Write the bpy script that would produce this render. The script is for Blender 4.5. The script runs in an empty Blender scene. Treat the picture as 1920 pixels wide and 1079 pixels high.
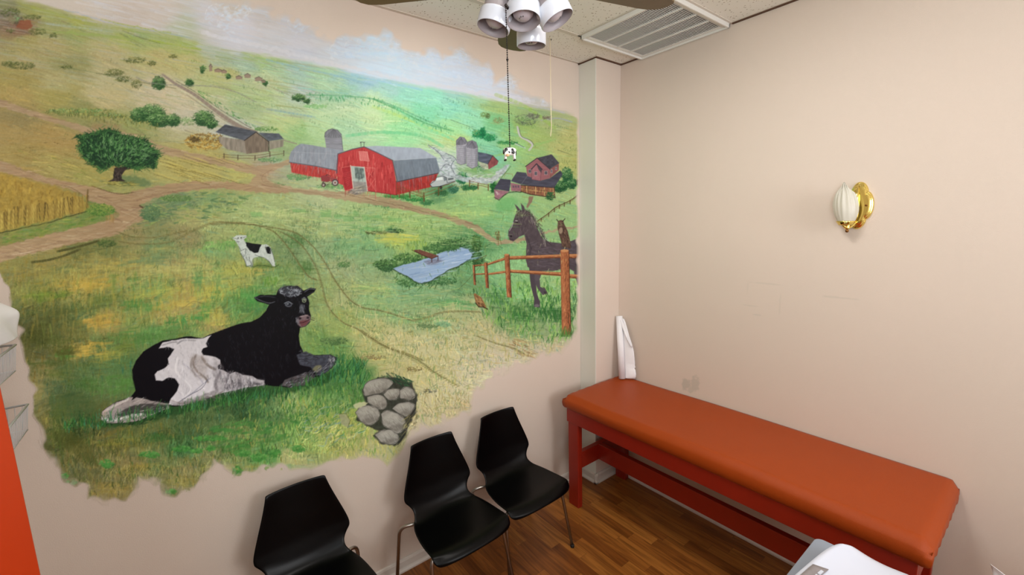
import bpy, bmesh, math, random
import numpy as np
from mathutils import Vector, Matrix
# ---- measured placements used below
HEADS = [((-1.876, -1.188, 2.575), (-.30, .10, -1), .0475), ((-1.833, -1.272, 2.575), (-.13, -.17, -1), .0475), ((-1.748, -1.318, 2.58), (.32, -.36, -1), .0475), ((-1.716, -1.168, 2.568), (.04, .06, -1), .0450)]
CHAIN = (-1.893, -1.272, 2.245)
CORD_Z = (2.545, 2.705)
SCALE = (-1.29, -2.005, -.14)
LIGHTS = [(-1.52, -1.24, 27, (1, .965, .92))]
REAR_FILLP, UP_FILLP, SIDE_FILLP = 50, 18, 17
EXPOSURE = -0.13
MURAL_GAIN = 1.0
random.seed(7)
scn = bpy.context.scene
COL = scn.collection
PI = math.pi
H = 3.12            # ceiling height
CA, CB = 0.262, 0.158   # boxed-in corner: depth along x and along y

# ------------------------------------------------------------------ materials
def lin(c):
    return tuple((v/255/12.92 if v/255 <= .04045 else ((v/255+.055)/1.055)**2.4) for v in c)
def new_mat(name):
    m = bpy.data.materials.new(name); m.use_nodes = True
    return m, m.node_tree.nodes, m.node_tree.links, m.node_tree.nodes['Principled BSDF']
def mat(name, rgb, rough=.5, metal=0, noise=0, nscale=30, bump=0, bscale=200, spec=.5, coat=0, trans=0, emit=None, estr=0):
    m, N, L, b = new_mat(name)
    c = lin(rgb)
    b.inputs['Base Color'].default_value = (*c, 1)
    b.inputs['Roughness'].default_value = rough
    b.inputs['Metallic'].default_value = metal
    b.inputs['Specular IOR Level'].default_value = spec
    b.inputs['Coat Weight'].default_value = coat
    b.inputs['Transmission Weight'].default_value = trans
    if emit:
        b.inputs['Emission Color'].default_value = (*lin(emit), 1); b.inputs['Emission Strength'].default_value = estr
    tc = N.new('ShaderNodeTexCoord')
    if noise:
        n = N.new('ShaderNodeTexNoise'); n.inputs['Scale'].default_value = nscale; n.inputs['Detail'].default_value = 4
        L.new(tc.outputs['Object'], n.inputs['Vector'])
        r = N.new('ShaderNodeMix'); r.data_type = 'RGBA'
        r.inputs[6].default_value = (*[v*(1-noise) for v in c], 1); r.inputs[7].default_value = (*[min(1, v*(1+noise)) for v in c], 1)
        L.new(n.outputs['Fac'], r.inputs[0]); L.new(r.outputs[2], b.inputs['Base Color'])
    if bump:
        n2 = N.new('ShaderNodeTexNoise'); n2.inputs['Scale'].default_value = bscale; n2.inputs['Detail'].default_value = 3
        L.new(tc.outputs['Object'], n2.inputs['Vector'])
        bp = N.new('ShaderNodeBump'); bp.inputs['Strength'].default_value = bump; bp.inputs['Distance'].default_value = .002
        L.new(n2.outputs['Fac'], bp.inputs['Height']); L.new(bp.outputs['Normal'], b.inputs['Normal'])
    return m

WALL_RGB = (216, 201, 188)
M = {}
M['wall'] = mat('wall_paint', WALL_RGB, .55, noise=.03, nscale=3, bump=.25, bscale=260)
M['trimwhite'] = mat('trim_paint', (206, 196, 186), .4, noise=.06, nscale=25)
M['grid'] = mat('grid_metal', (205, 196, 182), .45)
M['vent'] = mat('vent_enamel', (222, 220, 214), .4)
M['ventdark'] = mat('vent_dark', (150, 143, 134), .8)
M['black'] = mat('black_plastic', (1, 1, 2), .3, spec=.16, bump=.06, bscale=900)
M['chrome'] = mat('satin_chrome', (165, 160, 155), .28, metal=1)
M['rubber'] = mat('rubber', (20, 20, 20), .7)
M['vinyl'] = mat('orange_vinyl', (158, 64, 16), .42, noise=.05, nscale=8, bump=.5, bscale=500, spec=.22)
M['redpaint'] = mat('red_painted_wood', (140, 30, 12), .38, noise=.12, nscale=14, bump=.15, bscale=60)
M['brass'] = mat('polished_brass', (232, 208, 118), .12, metal=1)
M['brassdark'] = mat('brass_screw', (130, 90, 50), .3, metal=1)
M['frost'] = mat('frosted_glass', (226, 222, 208), .45, noise=.03, nscale=30, trans=.25)
M['fanwhite'] = mat('white_enamel', (206, 208, 216), .18, coat=.4)
M['fanin'] = mat('lamp_inner', (148, 138, 140), .5)
M['bulb'] = mat('bulb_glass', (176, 164, 168), .2, coat=.6)
M['bulbmark'] = mat('bulb_print', (90, 85, 85), .5)
M['blade'] = mat('fan_blade_wood', (108, 90, 62), .5, noise=.12, nscale=10)
M['steel'] = mat('dark_bead_chain', (52, 47, 44), .35, metal=.8)
M['cord'] = mat('cream_cord', (235, 220, 190), .7)
M['paper'] = mat('white_paper', (235, 233, 236), .75, noise=.02, nscale=12)
M['wire'] = mat('white_wire', (205, 205, 205), .4)
M['grey'] = mat('grey_laminate', (140, 149, 164), .35, noise=.04, nscale=9)
M['greyb'] = mat('grey_steel', (112, 116, 122), .45)
M['scale'] = mat('white_plastic', (204, 208, 222), .3, coat=.2)
M['disp'] = mat('display_panel', (134, 126, 126), .5, noise=.25, nscale=60)
M['orange'] = mat('orange_door_paint', (186, 54, 10), .4, noise=.05, nscale=6)
M['cowwhite'] = mat('cow_white', (240, 238, 232), .3)
M['cowblack'] = mat('cow_black', (14, 13, 13), .3)
M['cowtan'] = mat('cow_tan', (222, 172, 128), .4)
M['diff'] = mat('troffer_diffuser', (240, 240, 240), .6, emit=(255, 244, 228), estr=3)
M['printer'] = mat('blue_print', (150, 156, 186), .7)

# right wall: paint with a spackled patch and faint scuffs (positions on the wall, object y z)
def wall_right_mat():
    m, N, L, b = new_mat('wall_paint_marked')
    b.inputs['Roughness'].default_value = .55
    tc = N.new('ShaderNodeTexCoord'); sx = N.new('ShaderNodeSeparateXYZ'); L.new(tc.outputs['Object'], sx.inputs[0])
    def mth(op, a, c=None, clamp=False):
        n = N.new('ShaderNodeMath'); n.operation = op; n.use_clamp = clamp
        for i, v in enumerate((a, c)):
            if v is None: continue
            if isinstance(v, (int, float)): n.inputs[i].default_value = v
            else: L.new(v, n.inputs[i])
        return n.outputs[0]
    nz = N.new('ShaderNodeTexNoise'); nz.inputs['Scale'].default_value = 26; nz.inputs['Detail'].default_value = 5
    L.new(tc.outputs['Object'], nz.inputs['Vector'])
    nn = mth('MULTIPLY', mth('SUBTRACT', nz.outputs['Fac'], .5), 1.6)
    total = None
    def ell(y, z, ry, rz, amt, edge=.35):
        nonlocal total
        dy = mth('DIVIDE', mth('SUBTRACT', sx.outputs[1], y), ry); dz = mth('DIVIDE', mth('SUBTRACT', sx.outputs[2], z), rz)
        d = mth('ADD', mth('SQRT', mth('ADD', mth('MULTIPLY', dy, dy), mth('MULTIPLY', dz, dz))), nn)
        k = mth('MULTIPLY', mth('DIVIDE', mth('SUBTRACT', 1, d), edge, True), amt)
        k = mth('MAXIMUM', k, 0)
        total = k if total is None else mth('MAXIMUM', total, k)
    return m, N, L, b, ell, nz, (lambda: total), mth
RW = wall_right_mat()
def finish_rw(spots):
    m, N, L, b, ell, nz, tot, mth = RW
    for s in spots: ell(*s)
    mx = N.new('ShaderNodeMix'); mx.data_type = 'RGBA'
    c = lin(WALL_RGB)
    mx.inputs[6].default_value = (*c, 1); mx.inputs[7].default_value = (*lin((188, 181, 168)), 1)
    L.new(tot(), mx.inputs[0])
    n0 = N.new('ShaderNodeTexNoise'); n0.inputs['Scale'].default_value = 2.2; n0.inputs['Detail'].default_value = 3
    tc = N.new('ShaderNodeTexCoord'); L.new(tc.outputs['Object'], n0.inputs['Vector'])
    m2 = N.new('ShaderNodeMix'); m2.data_type = 'RGBA'; m2.blend_type = 'MULTIPLY'; m2.inputs[0].default_value = 1
    rp = N.new('ShaderNodeValToRGB'); rp.color_ramp.elements[0].color = (.95, .96, .95, 1); rp.color_ramp.elements[1].color = (1, .99, .985, 1)
    L.new(n0.outputs['Fac'], rp.inputs[0]); L.new(mx.outputs[2], m2.inputs[6]); L.new(rp.outputs[0], m2.inputs[7])
    L.new(m2.outputs[2], b.inputs['Base Color'])
    n2 = N.new('ShaderNodeTexNoise'); n2.inputs['Scale'].default_value = 260
    L.new(tc.outputs['Object'], n2.inputs['Vector'])
    bp = N.new('ShaderNodeBump'); bp.inputs['Strength'].default_value = .25; bp.inputs['Distance'].default_value = .002
    L.new(n2.outputs['Fac'], bp.inputs['Height']); L.new(bp.outputs['Normal'], b.inputs['Normal'])
    return m

def floor_mat():
    m, N, L, b = new_mat('wood_laminate')
    b.inputs['Roughness'].default_value = .34; b.inputs['Specular IOR Level'].default_value = .4
    tc = N.new('ShaderNodeTexCoord'); sx = N.new('ShaderNodeSeparateXYZ'); L.new(tc.outputs['Object'], sx.inputs[0])
    def mth(op, a, c=None):
        n = N.new('ShaderNodeMath'); n.operation = op
        for i, v in enumerate((a, c)):
            if v is None: continue
            if isinstance(v, (int, float)): n.inputs[i].default_value = v
            else: L.new(v, n.inputs[i])
        return n.outputs[0]
    w = .072; ln = .52
    xr = mth('DIVIDE', sx.outputs[0], w); row = mth('FLOOR', xr)
    wn = N.new('ShaderNodeTexWhiteNoise'); wn.noise_dimensions = '1D'; L.new(row, wn.inputs['W'])
    yl = mth('ADD', mth('DIVIDE', sx.outputs[1], ln), mth('MULTIPLY', wn.outputs['Value'], 7)); cell = mth('FLOOR', yl)
    wn2 = N.new('ShaderNodeTexWhiteNoise'); wn2.noise_dimensions = '2D'
    cb = N.new('ShaderNodeCombineXYZ'); L.new(row, cb.inputs[0]); L.new(cell, cb.inputs[1]); L.new(cb.outputs[0], wn2.inputs['Vector'])
    ramp = N.new('ShaderNodeValToRGB'); e = ramp.color_ramp.elements
    e[0].position = 0; e[0].color = (*lin((120, 68, 26)), 1); e[1].position = 1; e[1].color = (*lin((172, 112, 50)), 1)
    k = e.new(.45); k.color = (*lin((146, 88, 36)), 1)
    L.new(wn2.outputs['Value'], ramp.inputs[0])
    # grain: long noise, shifted for each strip
    cg = N.new('ShaderNodeCombineXYZ')
    L.new(mth('MULTIPLY', sx.outputs[0], 38), cg.inputs[0]); L.new(mth('MULTIPLY', sx.outputs[1], 2.6), cg.inputs[1])
    L.new(mth('MULTIPLY', wn2.outputs['Value'], 40), cg.inputs[2])
    g = N.new('ShaderNodeTexNoise'); g.inputs['Scale'].default_value = 1; g.inputs['Detail'].default_value = 4; g.inputs['Distortion'].default_value = 1.4
    L.new(cg.outputs[0], g.inputs['Vector'])
    gr = N.new('ShaderNodeValToRGB'); ge = gr.color_ramp.elements
    ge[0].position = .33; ge[0].color = (.42, .36, .3, 1); ge[1].position = .62; ge[1].color = (1.08, 1.05, 1, 1)
    L.new(g.outputs['Fac'], gr.inputs[0])
    mm = N.new('ShaderNodeMix'); mm.data_type = 'RGBA'; mm.blend_type = 'MULTIPLY'; mm.inputs[0].default_value = .8
    L.new(ramp.outputs[0], mm.inputs[6]); L.new(gr.outputs[0], mm.inputs[7])
    # seams
    fx = mth('FRACT', xr); fy = mth('FRACT', yl)
    sxm = mth('LESS_THAN', fx, .02); sym = mth('LESS_THAN', fy, .004); s = mth('MAXIMUM', sxm, sym)
    ms = N.new('ShaderNodeMix'); ms.data_type = 'RGBA'; ms.inputs[7].default_value = (*lin((80, 42, 18)), 1)
    L.new(mth('MULTIPLY', s, .6), ms.inputs[0]); L.new(mm.outputs[2], ms.inputs[6]); L.new(ms.outputs[2], b.inputs['Base Color'])
    return m
M['floor'] = floor_mat()

def ceil_mat():
    m, N, L, b = new_mat('ceiling_tile')
    b.inputs['Roughness'].default_value = .9
    tc = N.new('ShaderNodeTexCoord')
    v = N.new('ShaderNodeTexVoronoi'); v.inputs['Scale'].default_value = 62; v.inputs['Randomness'].default_value = 1
    mp = N.new('ShaderNodeMapping'); mp.inputs['Scale'].default_value = (1, .7, 1); L.new(tc.outputs['Object'], mp.inputs[0]); L.new(mp.outputs[0], v.inputs['Vector'])
    n = N.new('ShaderNodeTexNoise'); n.inputs['Scale'].default_value = 90; L.new(tc.outputs['Object'], n.inputs['Vector'])
    mt = N.new('ShaderNodeMath'); mt.operation = 'MULTIPLY'; L.new(n.outputs['Fac'], mt.inputs[0]); mt.inputs[1].default_value = .36
    lt = N.new('ShaderNodeMath'); lt.operation = 'LESS_THAN'; L.new(v.outputs['Distance'], lt.inputs[0]); L.new(mt.outputs[0], lt.inputs[1])
    r = N.new('ShaderNodeValToRGB'); r.color_ramp.elements[0].color = (*lin((232, 228, 218)), 1); r.color_ramp.elements[1].color = (*lin((165, 152, 132)), 1)
    L.new(lt.outputs[0], r.inputs[0]); L.new(r.outputs[0], b.inputs['Base Color'])
    return m
M['ceil'] = ceil_mat()

# ------------------------------------------------------------------ helpers
def obj(name, bm, m, parent=None, smooth=False, bevel=0, subsurf=0, seg=2):
    me = bpy.data.meshes.new(name)
    if isinstance(bm, tuple): me.from_pydata(bm[0], [], bm[1])
    else: bmesh.ops.recalc_face_normals(bm, faces=bm.faces); bm.to_mesh(me); bm.free()
    for mm in (m if isinstance(m, (list, tuple)) else [m]): me.materials.append(mm)
    o = bpy.data.objects.new(name, me); COL.objects.link(o)
    if parent: o.parent = parent
    if smooth:
        me.polygons.foreach_set('use_smooth', [True]*len(me.polygons))
    if bevel:
        b = o.modifiers.new('bevel', 'BEVEL'); b.width = bevel; b.segments = seg; b.limit_method = 'ANGLE'; b.angle_limit = math.radians(40)
    if subsurf:
        s = o.modifiers.new('sub', 'SUBSURF'); s.levels = s.render_levels = subsurf
    return o
def thing(name, label, cat, loc=(0, 0, 0), rotz=0, group=None):
    o = bpy.data.objects.new(name, None); COL.objects.link(o)
    o.location = loc; o.rotation_euler = (0, 0, rotz); o['label'] = label; o['category'] = cat; o.empty_display_size = .05
    if group: o['group'] = group
    return o
def tag(o, label, cat, group=None):
    o['label'] = label; o['category'] = cat
    if group: o['group'] = group
    return o
def struct(name, bm, m, **k):
    o = obj(name, bm, m, **k); o['kind'] = 'structure'; return o
def box(bm, a, b, mi=0):
    x0, y0, z0 = a; x1, y1, z1 = b
    v = [bm.verts.new(p) for p in ((x0,y0,z0),(x1,y0,z0),(x1,y1,z0),(x0,y1,z0),(x0,y0,z1),(x1,y0,z1),(x1,y1,z1),(x0,y1,z1))]
    for f in ((0,3,2,1),(4,5,6,7),(0,1,5,4),(1,2,6,5),(2,3,7,6),(3,0,4,7)):
        fc = bm.faces.new([v[i] for i in f]); fc.material_index = mi
def bx(a, b):
    bm = bmesh.new(); box(bm, a, b); return bm
def tube(bm, pts, r, seg=12, cap=True, mi=0):
    pts = [Vector(p) for p in pts]; n = len(pts)
    rs = r if isinstance(r, (list, tuple)) else [r]*n
    T = [(pts[min(i+1, n-1)]-pts[max(i-1, 0)]).normalized() for i in range(n)]
    up = Vector((0, 0, 1)) if abs(T[0].z) < .9 else Vector((1, 0, 0))
    u = T[0].cross(up).normalized(); rings = []
    for i in range(n):
        u = (u - T[i]*u.dot(T[i])).normalized(); w = T[i].cross(u)
        rings.append([bm.verts.new(pts[i]+(u*math.cos(2*PI*k/seg)+w*math.sin(2*PI*k/seg))*rs[i]) for k in range(seg)])
    for a, b in zip(rings, rings[1:]):
        for k in range(seg):
            f = bm.faces.new((a[k], a[(k+1) % seg], b[(k+1) % seg], b[k])); f.material_index = mi; f.smooth = True
    if cap:
        for rg in (rings[0], rings[-1]):
            if rs[0] > 1e-5:
                try: bm.faces.new(rg).material_index = mi
                except ValueError: pass
    return rings
def lathe(bm, prof, seg=32, mtx=None, mi=0):
    """prof: (r, z) list; axis z; mtx transforms."""
    mtx = mtx or Matrix.Identity(4); rings = []
    for r, z in prof:
        rings.append([bm.verts.new(mtx @ Vector((r*math.cos(2*PI*k/seg), r*math.sin(2*PI*k/seg), z))) for k in range(seg)] if r > 1e-6 else [bm.verts.new(mtx @ Vector((0, 0, z)))])
    for a, b in zip(rings, rings[1:]):
        for k in range(seg):
            q = [a[k % len(a)], a[(k+1) % len(a)], b[(k+1) % len(b)], b[k % len(b)]]
            q2 = []
            for v in q:
                if v not in q2: q2.append(v)
            if len(q2) > 2:
                f = bm.faces.new(q2); f.material_index = mi; f.smooth = True
def sphere(bm, c, r, seg=16, sc=(1, 1, 1), mi=0):
    m4 = Matrix.Translation(c) @ Matrix.Diagonal((*sc, 1))
    n = max(6, seg//2)
    lathe(bm, [(r*math.sin(PI*i/n), -r*math.cos(PI*i/n)) if 0 < i < n else (0, -r*math.cos(PI*i/n)) for i in range(n+1)], seg, m4, mi)
def axis_mtx(base, direction):
    z = Vector(direction).normalized(); q = Vector((0, 0, 1)).rotation_difference(z)
    return Matrix.Translation(base) @ q.to_matrix().to_4x4()
def bez(p0, p1, p2, n=8):
    p0, p1, p2 = map(Vector, (p0, p1, p2))
    return [p0*(1-t)**2+p1*2*t*(1-t)+p2*t*t for t in [i/n for i in range(n+1)]]

# ------------------------------------------------------------------ room
XL, YF = -3.25, -4.3
struct('floor', bx((XL-.1, YF-.1, -.1), (.1, .1, 0)), M['floor'])
struct('ceiling', bx((XL-.1, YF-.1, H), (.1, .1, H+.1)), M['ceil'])
struct('wall_back', bx((XL-.1, 0, 0), (.1, .1, H)), M['wall'])
wall_right = struct('wall_right', bx((0, YF, 0), (.1, 0, H)), finish_rw([
    (-.735, .90, .042, .052, .8), (-.795, .915, .035, .065, .7), (-.765, .87, .03, .03, .6),
    (-1.20, 1.64, .09, .006, .28), (-1.55, 1.60, .08, .007, .3), (-1.1, 1.6, .006, .05, .16),
    (-1.28, 1.53, .006, .07, .2), (-1.12, 1.5, .05, .006, .25), (-1.16, 1.45, .03, .006, .3)]))
struct('wall_left', bx((XL-.1, YF, 0), (XL, 0, H)), M['wall'])
struct('wall_front', bx((XL-.1, YF-.1, 0), (.1, YF, H)), M['wall'])
struct('wall_corner', bx((-CA, -CB, 0), (0, 0, H)), M['wall'], bevel=.003)
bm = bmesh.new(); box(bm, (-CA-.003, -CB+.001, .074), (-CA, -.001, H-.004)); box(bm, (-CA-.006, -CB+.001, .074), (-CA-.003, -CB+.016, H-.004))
struct('corner_panel', bm, mat('pale_panel', (220, 220, 210), .4, noise=.02, nscale=4))  # thin paler panel over the corner box's left-facing side, with an edge strip
def baseboard(name, a, b, nrm):
    """profile along a-b, thickness towards nrm"""
    a, b, nrm = Vector(a), Vector(b), Vector(nrm)
    prof = [(0, 0), (.026, 0), (.026, .010), (.020, .018), (.013, .022), (.013, .060), (.009, .070), (.004, .074), (0, .074)]
    bm = bmesh.new(); ra = [bm.verts.new(a+nrm*d+Vector((0, 0, z))) for d, z in prof]; rb = [bm.verts.new(b+nrm*d+Vector((0, 0, z))) for d, z in prof]
    n = len(prof)
    for i in range(n): bm.faces.new((ra[i], ra[(i+1) % n], rb[(i+1) % n], rb[i]))
    bm.faces.new(ra); bm.faces.new(rb)
    return struct(name, bm, M['trimwhite'])
baseboard('baseboard_back', (XL, 0, 0), (-CA, 0, 0), (0, -1, 0))
baseboard('baseboard_corner', (-CA, 0, 0), (-CA, -CB-.026, 0), (-1, 0, 0))
baseboard('baseboard_corner_front', (-CA-.026, -CB, 0), (0, -CB, 0), (0, -1, 0))
baseboard('baseboard_right', (0, -CB, 0), (0, YF, 0), (-1, 0, 0))
# suspended ceiling grid: T-bars and wall angle
bm = bmesh.new()
ys = [-.322-.61*k for k in range(7)]
for y in ys: box(bm, (XL, y-.012, H-.004), (0, y+.012, H+.004))
for k, y in enumerate(ys[:-1]):
    for x in (-.605, -1.215, -1.825, -3.045) if k == 1 else (-.605, -1.825, -3.045):
        box(bm, (x-.012, y-.61, H-.004), (x+.012, y, H+.004))
struct('trim_1', bm, M['grid'])
bm = bmesh.new()
g = .006
box(bm, (XL, -.02, H-.005), (-CA, 0, H)); box(bm, (-CA-.02, -CB-.02, H-.005), (-CA, 0, H))
box(bm, (-CA, -CB-.02, H-.005), (0, -CB, H)); box(bm, (-.02, YF, H-.005), (0, -CB, H))
struct('trim_2', bm, M['grid'])
# solid dark strips painted as the shadow between tiles and wall angle
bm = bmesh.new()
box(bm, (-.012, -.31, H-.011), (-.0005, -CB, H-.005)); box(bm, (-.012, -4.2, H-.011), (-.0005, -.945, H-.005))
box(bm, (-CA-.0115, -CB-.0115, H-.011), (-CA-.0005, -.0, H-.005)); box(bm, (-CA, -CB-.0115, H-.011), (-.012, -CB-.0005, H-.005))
struct('gap_shade_strip', bm, mat('painted_gap_shade', (86, 58, 40), .8))

# ------------------------------------------------------------------ the painted mural (farm valley) on wall_back
# The painter works on a flat sketch sheet; SHEET_H maps a point of the wall (x, z) onto that sheet.
SHEET_H = np.array([[1222.14677, -167.04724, 4155.03245], [233.21683, -885.19176, 3186.66663], [0.60502, -0.14971, 3.67762]])
SC = 1.3; OX, OY = -80, -10; CW, CH = int(1180*SC), int(980*SC)
rng = np.random.default_rng(11)
PAT = None
def vnoise(cx, cy, w=CW, h=CH):
    gw, gh = int(w/cx)+3, int(h/cy)+3
    g = rng.random((gh, gw)).astype(np.float32)
    X = np.arange(w)/cx; Y = np.arange(h)/cy; xi = X.astype(int); yi = Y.astype(int); fx = X-xi; fy = Y-yi
    fx = fx*fx*(3-2*fx); fy = (fy*fy*(3-2*fy))[:, None]
    a = g[yi][:, xi]; b = g[yi][:, xi+1]; c = g[yi+1][:, xi]; d = g[yi+1][:, xi+1]
    return (a*(1-fx)+b*fx)*(1-fy)+(c*(1-fx)+d*fx)*fy
# --- underpainting: colour notes x, y, r, g, b
NOTES = '''10 5 128 128 76;60 12 152 152 74;100 22 156 158 80;20 30 122 112 90;32 45 135 95 70;100 50 152 152 85;150 45 162 164 72;150 62 148 156 88;200 52 165 168 110;230 70 165 172 80;260 62 150 168 90;250 30 192 174 158;170 10 196 180 162;300 25 196 180 166;340 60 170 178 140;300 75 160 172 95;350 85 158 175 85;400 88 178 188 172;440 92 195 200 200;400 40 202 196 204;450 52 210 205 216;430 15 200 186 172;100 90 172 155 95;50 78 165 150 80;200 95 186 168 112;300 102 188 172 105;350 112 192 180 108;420 112 165 182 142;460 122 165 192 165;50 110 170 155 95;130 122 150 145 85;200 120 182 168 116;30 150 165 146 72;100 150 180 166 104;200 150 188 176 125;300 172 205 186 150;350 185 205 190 155;390 165 185 192 125;450 175 176 196 130;420 140 190 185 110;480 160 190 198 145;30 180 178 150 78;100 180 166 152 74;200 180 195 176 120;300 195 205 188 150;150 215 146 145 80;250 230 152 160 88;350 215 200 188 160;30 218 150 130 75;30 250 172 142 76;100 262 176 142 74;200 262 160 125 80;400 215 200 192 165;450 205 166 188 130;440 240 195 195 190;
500 30 200 190 185;520 62 206 202 208;560 40 202 196 200;600 62 206 200 200;560 85 205 205 220;640 100 200 216 238;700 90 198 222 242;740 112 196 226 248;700 130 202 226 250;620 120 205 212 225;800 130 206 222 240;850 142 206 220 240;900 165 212 222 240;940 180 210 215 225;640 20 205 195 188;800 50 205 189 173;900 80 205 186 165;760 90 205 205 210;980 150 205 190 172;
480 104 165 190 110;500 112 165 200 120;530 130 172 205 155;560 125 165 205 195;600 132 170 212 168;660 142 160 205 208;700 150 165 205 228;730 168 165 215 205;600 160 180 216 168;500 150 192 206 155;560 172 185 205 198;640 178 150 205 165;700 192 200 232 172;650 200 195 222 170;750 182 150 225 195;800 182 148 230 195;850 172 160 215 200;850 200 140 225 188;800 210 130 225 172;900 180 165 215 160;930 200 165 195 110;700 220 205 232 168;750 240 150 230 155;650 240 172 216 168;600 220 190 222 165;550 205 186 206 158;530 228 192 210 135;560 248 150 196 118;500 180 180 202 128;520 192 190 206 155;850 240 162 226 145;880 230 148 226 178;930 232 120 200 125;740 212 172 228 145;590 245 180 215 150;
980 172 205 196 192;1000 188 192 190 180;1050 190 206 186 165;1000 208 152 176 115;980 230 150 182 85;1040 228 168 178 112;1070 250 186 180 98;1000 260 165 186 92;1050 280 186 186 102;1070 300 180 180 92;1010 290 150 190 102;960 272 150 202 112;900 262 130 212 155;920 290 120 196 155;850 285 190 215 170;840 310 192 202 212;870 330 198 205 205;890 315 120 175 90;850 262 190 215 120;
600 372 180 192 135;650 392 170 196 122;500 372 165 182 112;520 300 165 188 150;450 285 165 175 130;400 290 182 166 88;350 302 182 166 86;450 322 188 180 92;500 310 178 155 130;530 285 150 175 115;
50 290 166 140 70;100 310 175 156 80;160 330 165 155 75;250 340 165 160 82;320 330 186 172 90;380 335 186 172 92;430 345 170 165 95;200 300 170 148 74;30 350 165 136 62;80 370 168 140 66;130 390 150 130 66;40 400 130 112 55;100 400 140 120 60;300 365 140 150 95;
60 425 130 138 62;120 415 125 145 65;180 398 112 140 60;210 410 150 132 82;330 380 112 140 95;400 372 130 162 98;450 390 165 182 110;300 402 112 130 82;350 412 172 165 95;400 420 165 175 105;280 430 140 140 80;350 440 150 140 85;250 440 150 136 80;420 440 160 170 95;300 470 120 145 85;200 462 120 125 60;150 472 116 116 55;100 482 152 135 65;180 490 150 140 65;250 490 150 140 70;330 490 165 150 80;400 470 132 165 92;30 500 140 130 60;380 500 170 165 85;
500 440 152 176 100;560 420 165 180 110;600 430 165 186 120;650 430 155 190 122;700 420 160 195 122;750 402 165 200 112;800 400 160 200 115;850 382 150 195 112;900 380 150 200 112;880 352 165 200 120;940 400 130 190 112;1040 392 150 190 112;1070 370 165 190 110;950 430 130 180 112;830 360 90 150 90;540 460 122 150 90;600 470 145 176 115;650 460 130 180 112;700 460 130 186 116;740 448 178 196 88;780 450 150 190 100;700 490 140 180 115;640 500 165 180 120;700 520 155 180 115;760 545 130 180 120;820 552 135 176 115;880 535 110 160 95;920 500 120 180 112;940 500 140 192 118;900 455 90 150 85;
100 520 150 140 60;60 540 130 130 55;40 520 140 125 60;150 540 165 146 65;230 530 155 150 75;200 562 105 128 60;300 540 120 155 72;350 540 172 150 72;400 520 165 170 80;450 510 168 166 75;500 520 120 155 78;420 560 110 150 70;470 572 82 132 60;100 592 90 95 42;60 622 88 88 42;150 590 100 120 56;200 602 168 142 66;250 600 130 146 66;330 590 168 150 76;400 600 172 150 76;440 592 110 150 66;300 632 90 125 60;200 650 100 120 55;130 650 140 125 56;80 662 96 92 42;80 700 130 116 55;130 700 80 100 46;100 732 75 95 50;180 700 90 116 56;230 690 80 116 56;60 730 150 130 65;350 620 110 140 65;
600 540 150 170 95;600 560 140 160 86;640 560 175 182 112;640 600 152 170 86;620 650 110 150 66;700 572 150 186 112;700 622 192 186 112;760 582 150 180 112;800 602 160 180 116;860 582 175 180 116;900 622 190 180 122;750 642 202 190 126;800 652 202 190 130;700 662 178 176 102;850 652 202 190 132;930 642 196 180 130;960 600 112 152 82;1000 622 130 160 92;1040 622 140 162 102;1000 652 196 180 142;940 672 202 186 150;1040 652 192 176 132;970 540 130 185 105;1030 540 150 190 110;880 692 206 190 146;850 722 206 190 142;800 702 200 186 122;820 752 202 186 132;800 782 196 176 126;860 772 196 172 122;750 692 190 176 112;
660 700 82 132 62;620 722 72 122 56;650 740 92 132 62;600 762 112 150 70;560 762 130 150 82;640 792 152 160 72;600 802 150 156 76;560 822 122 156 72;650 832 162 160 82;700 850 172 166 102;500 782 76 112 56;450 762 52 86 42;400 792 82 106 52;450 822 112 126 62;350 802 72 96 46;300 812 92 102 46;250 822 86 96 42;200 832 102 96 42;150 802 62 76 36;110 792 112 102 46;100 832 82 82 36;130 852 112 102 46;200 872 122 112 56;250 872 130 116 60;300 862 112 122 62;350 842 62 112 52;400 850 122 122 66;350 882 132 122 66;200 922 132 116 62;170 882 92 92 46;450 862 122 132 66;500 852 82 142 62;540 860 170 165 95'''
N5 = np.array([[float(v) for v in s.split()] for s in NOTES.replace('\n', '').split(';') if s.strip()])
def ridge(x): return np.interp(x, [-80, 30, 130, 175, 240, 330, 375, 400, 480, 580, 680, 780, 855, 955, 1040, 1090], [-8, -2, 22, 36, 50, 66, 80, 86, 100, 117, 140, 160, 172, 192, 206, 216])
ds = 8; gx = (np.arange(0, CW+ds, ds)/SC+OX); gy = (np.arange(0, CH+ds, ds)/SC+OY)
GX, GY = np.meshgrid(gx, gy)
def under(notes, ysc):
    num = np.zeros((*GX.shape, 3)); den = np.zeros(GX.shape)
    for n in notes:
        d2 = ((GX-n[0])**2+((GY-n[1])*ysc)**2); wgt = 1/(d2+180)**2.2
        num += wgt[..., None]*n[2:]; den += wgt
    return num/den[..., None]
issky = N5[:, 1] < ridge(N5[:, 0])-2
low = under(N5[~issky], 1.5); lowsky = under(N5[issky], 1.2)
def upsample(a, w=CW, h=CH, s=ds):
    X = np.arange(w)/s; Y = np.arange(h)/s; xi = X.astype(int); yi = Y.astype(int); fx = (X-xi)[None, :, None]; fy = (Y-yi)[:, None, None]
    return (a[yi][:, xi]*(1-fx)+a[yi][:, xi+1]*fx)*(1-fy)+(a[yi+1][:, xi]*(1-fx)+a[yi+1][:, xi+1]*fx)*fy
CV = upsample(low).astype(np.float32)
YY, XX = np.mgrid[0:CH, 0:CW].astype(np.float32); PXX = XX/SC+OX; PYY = YY/SC+OY
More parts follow.
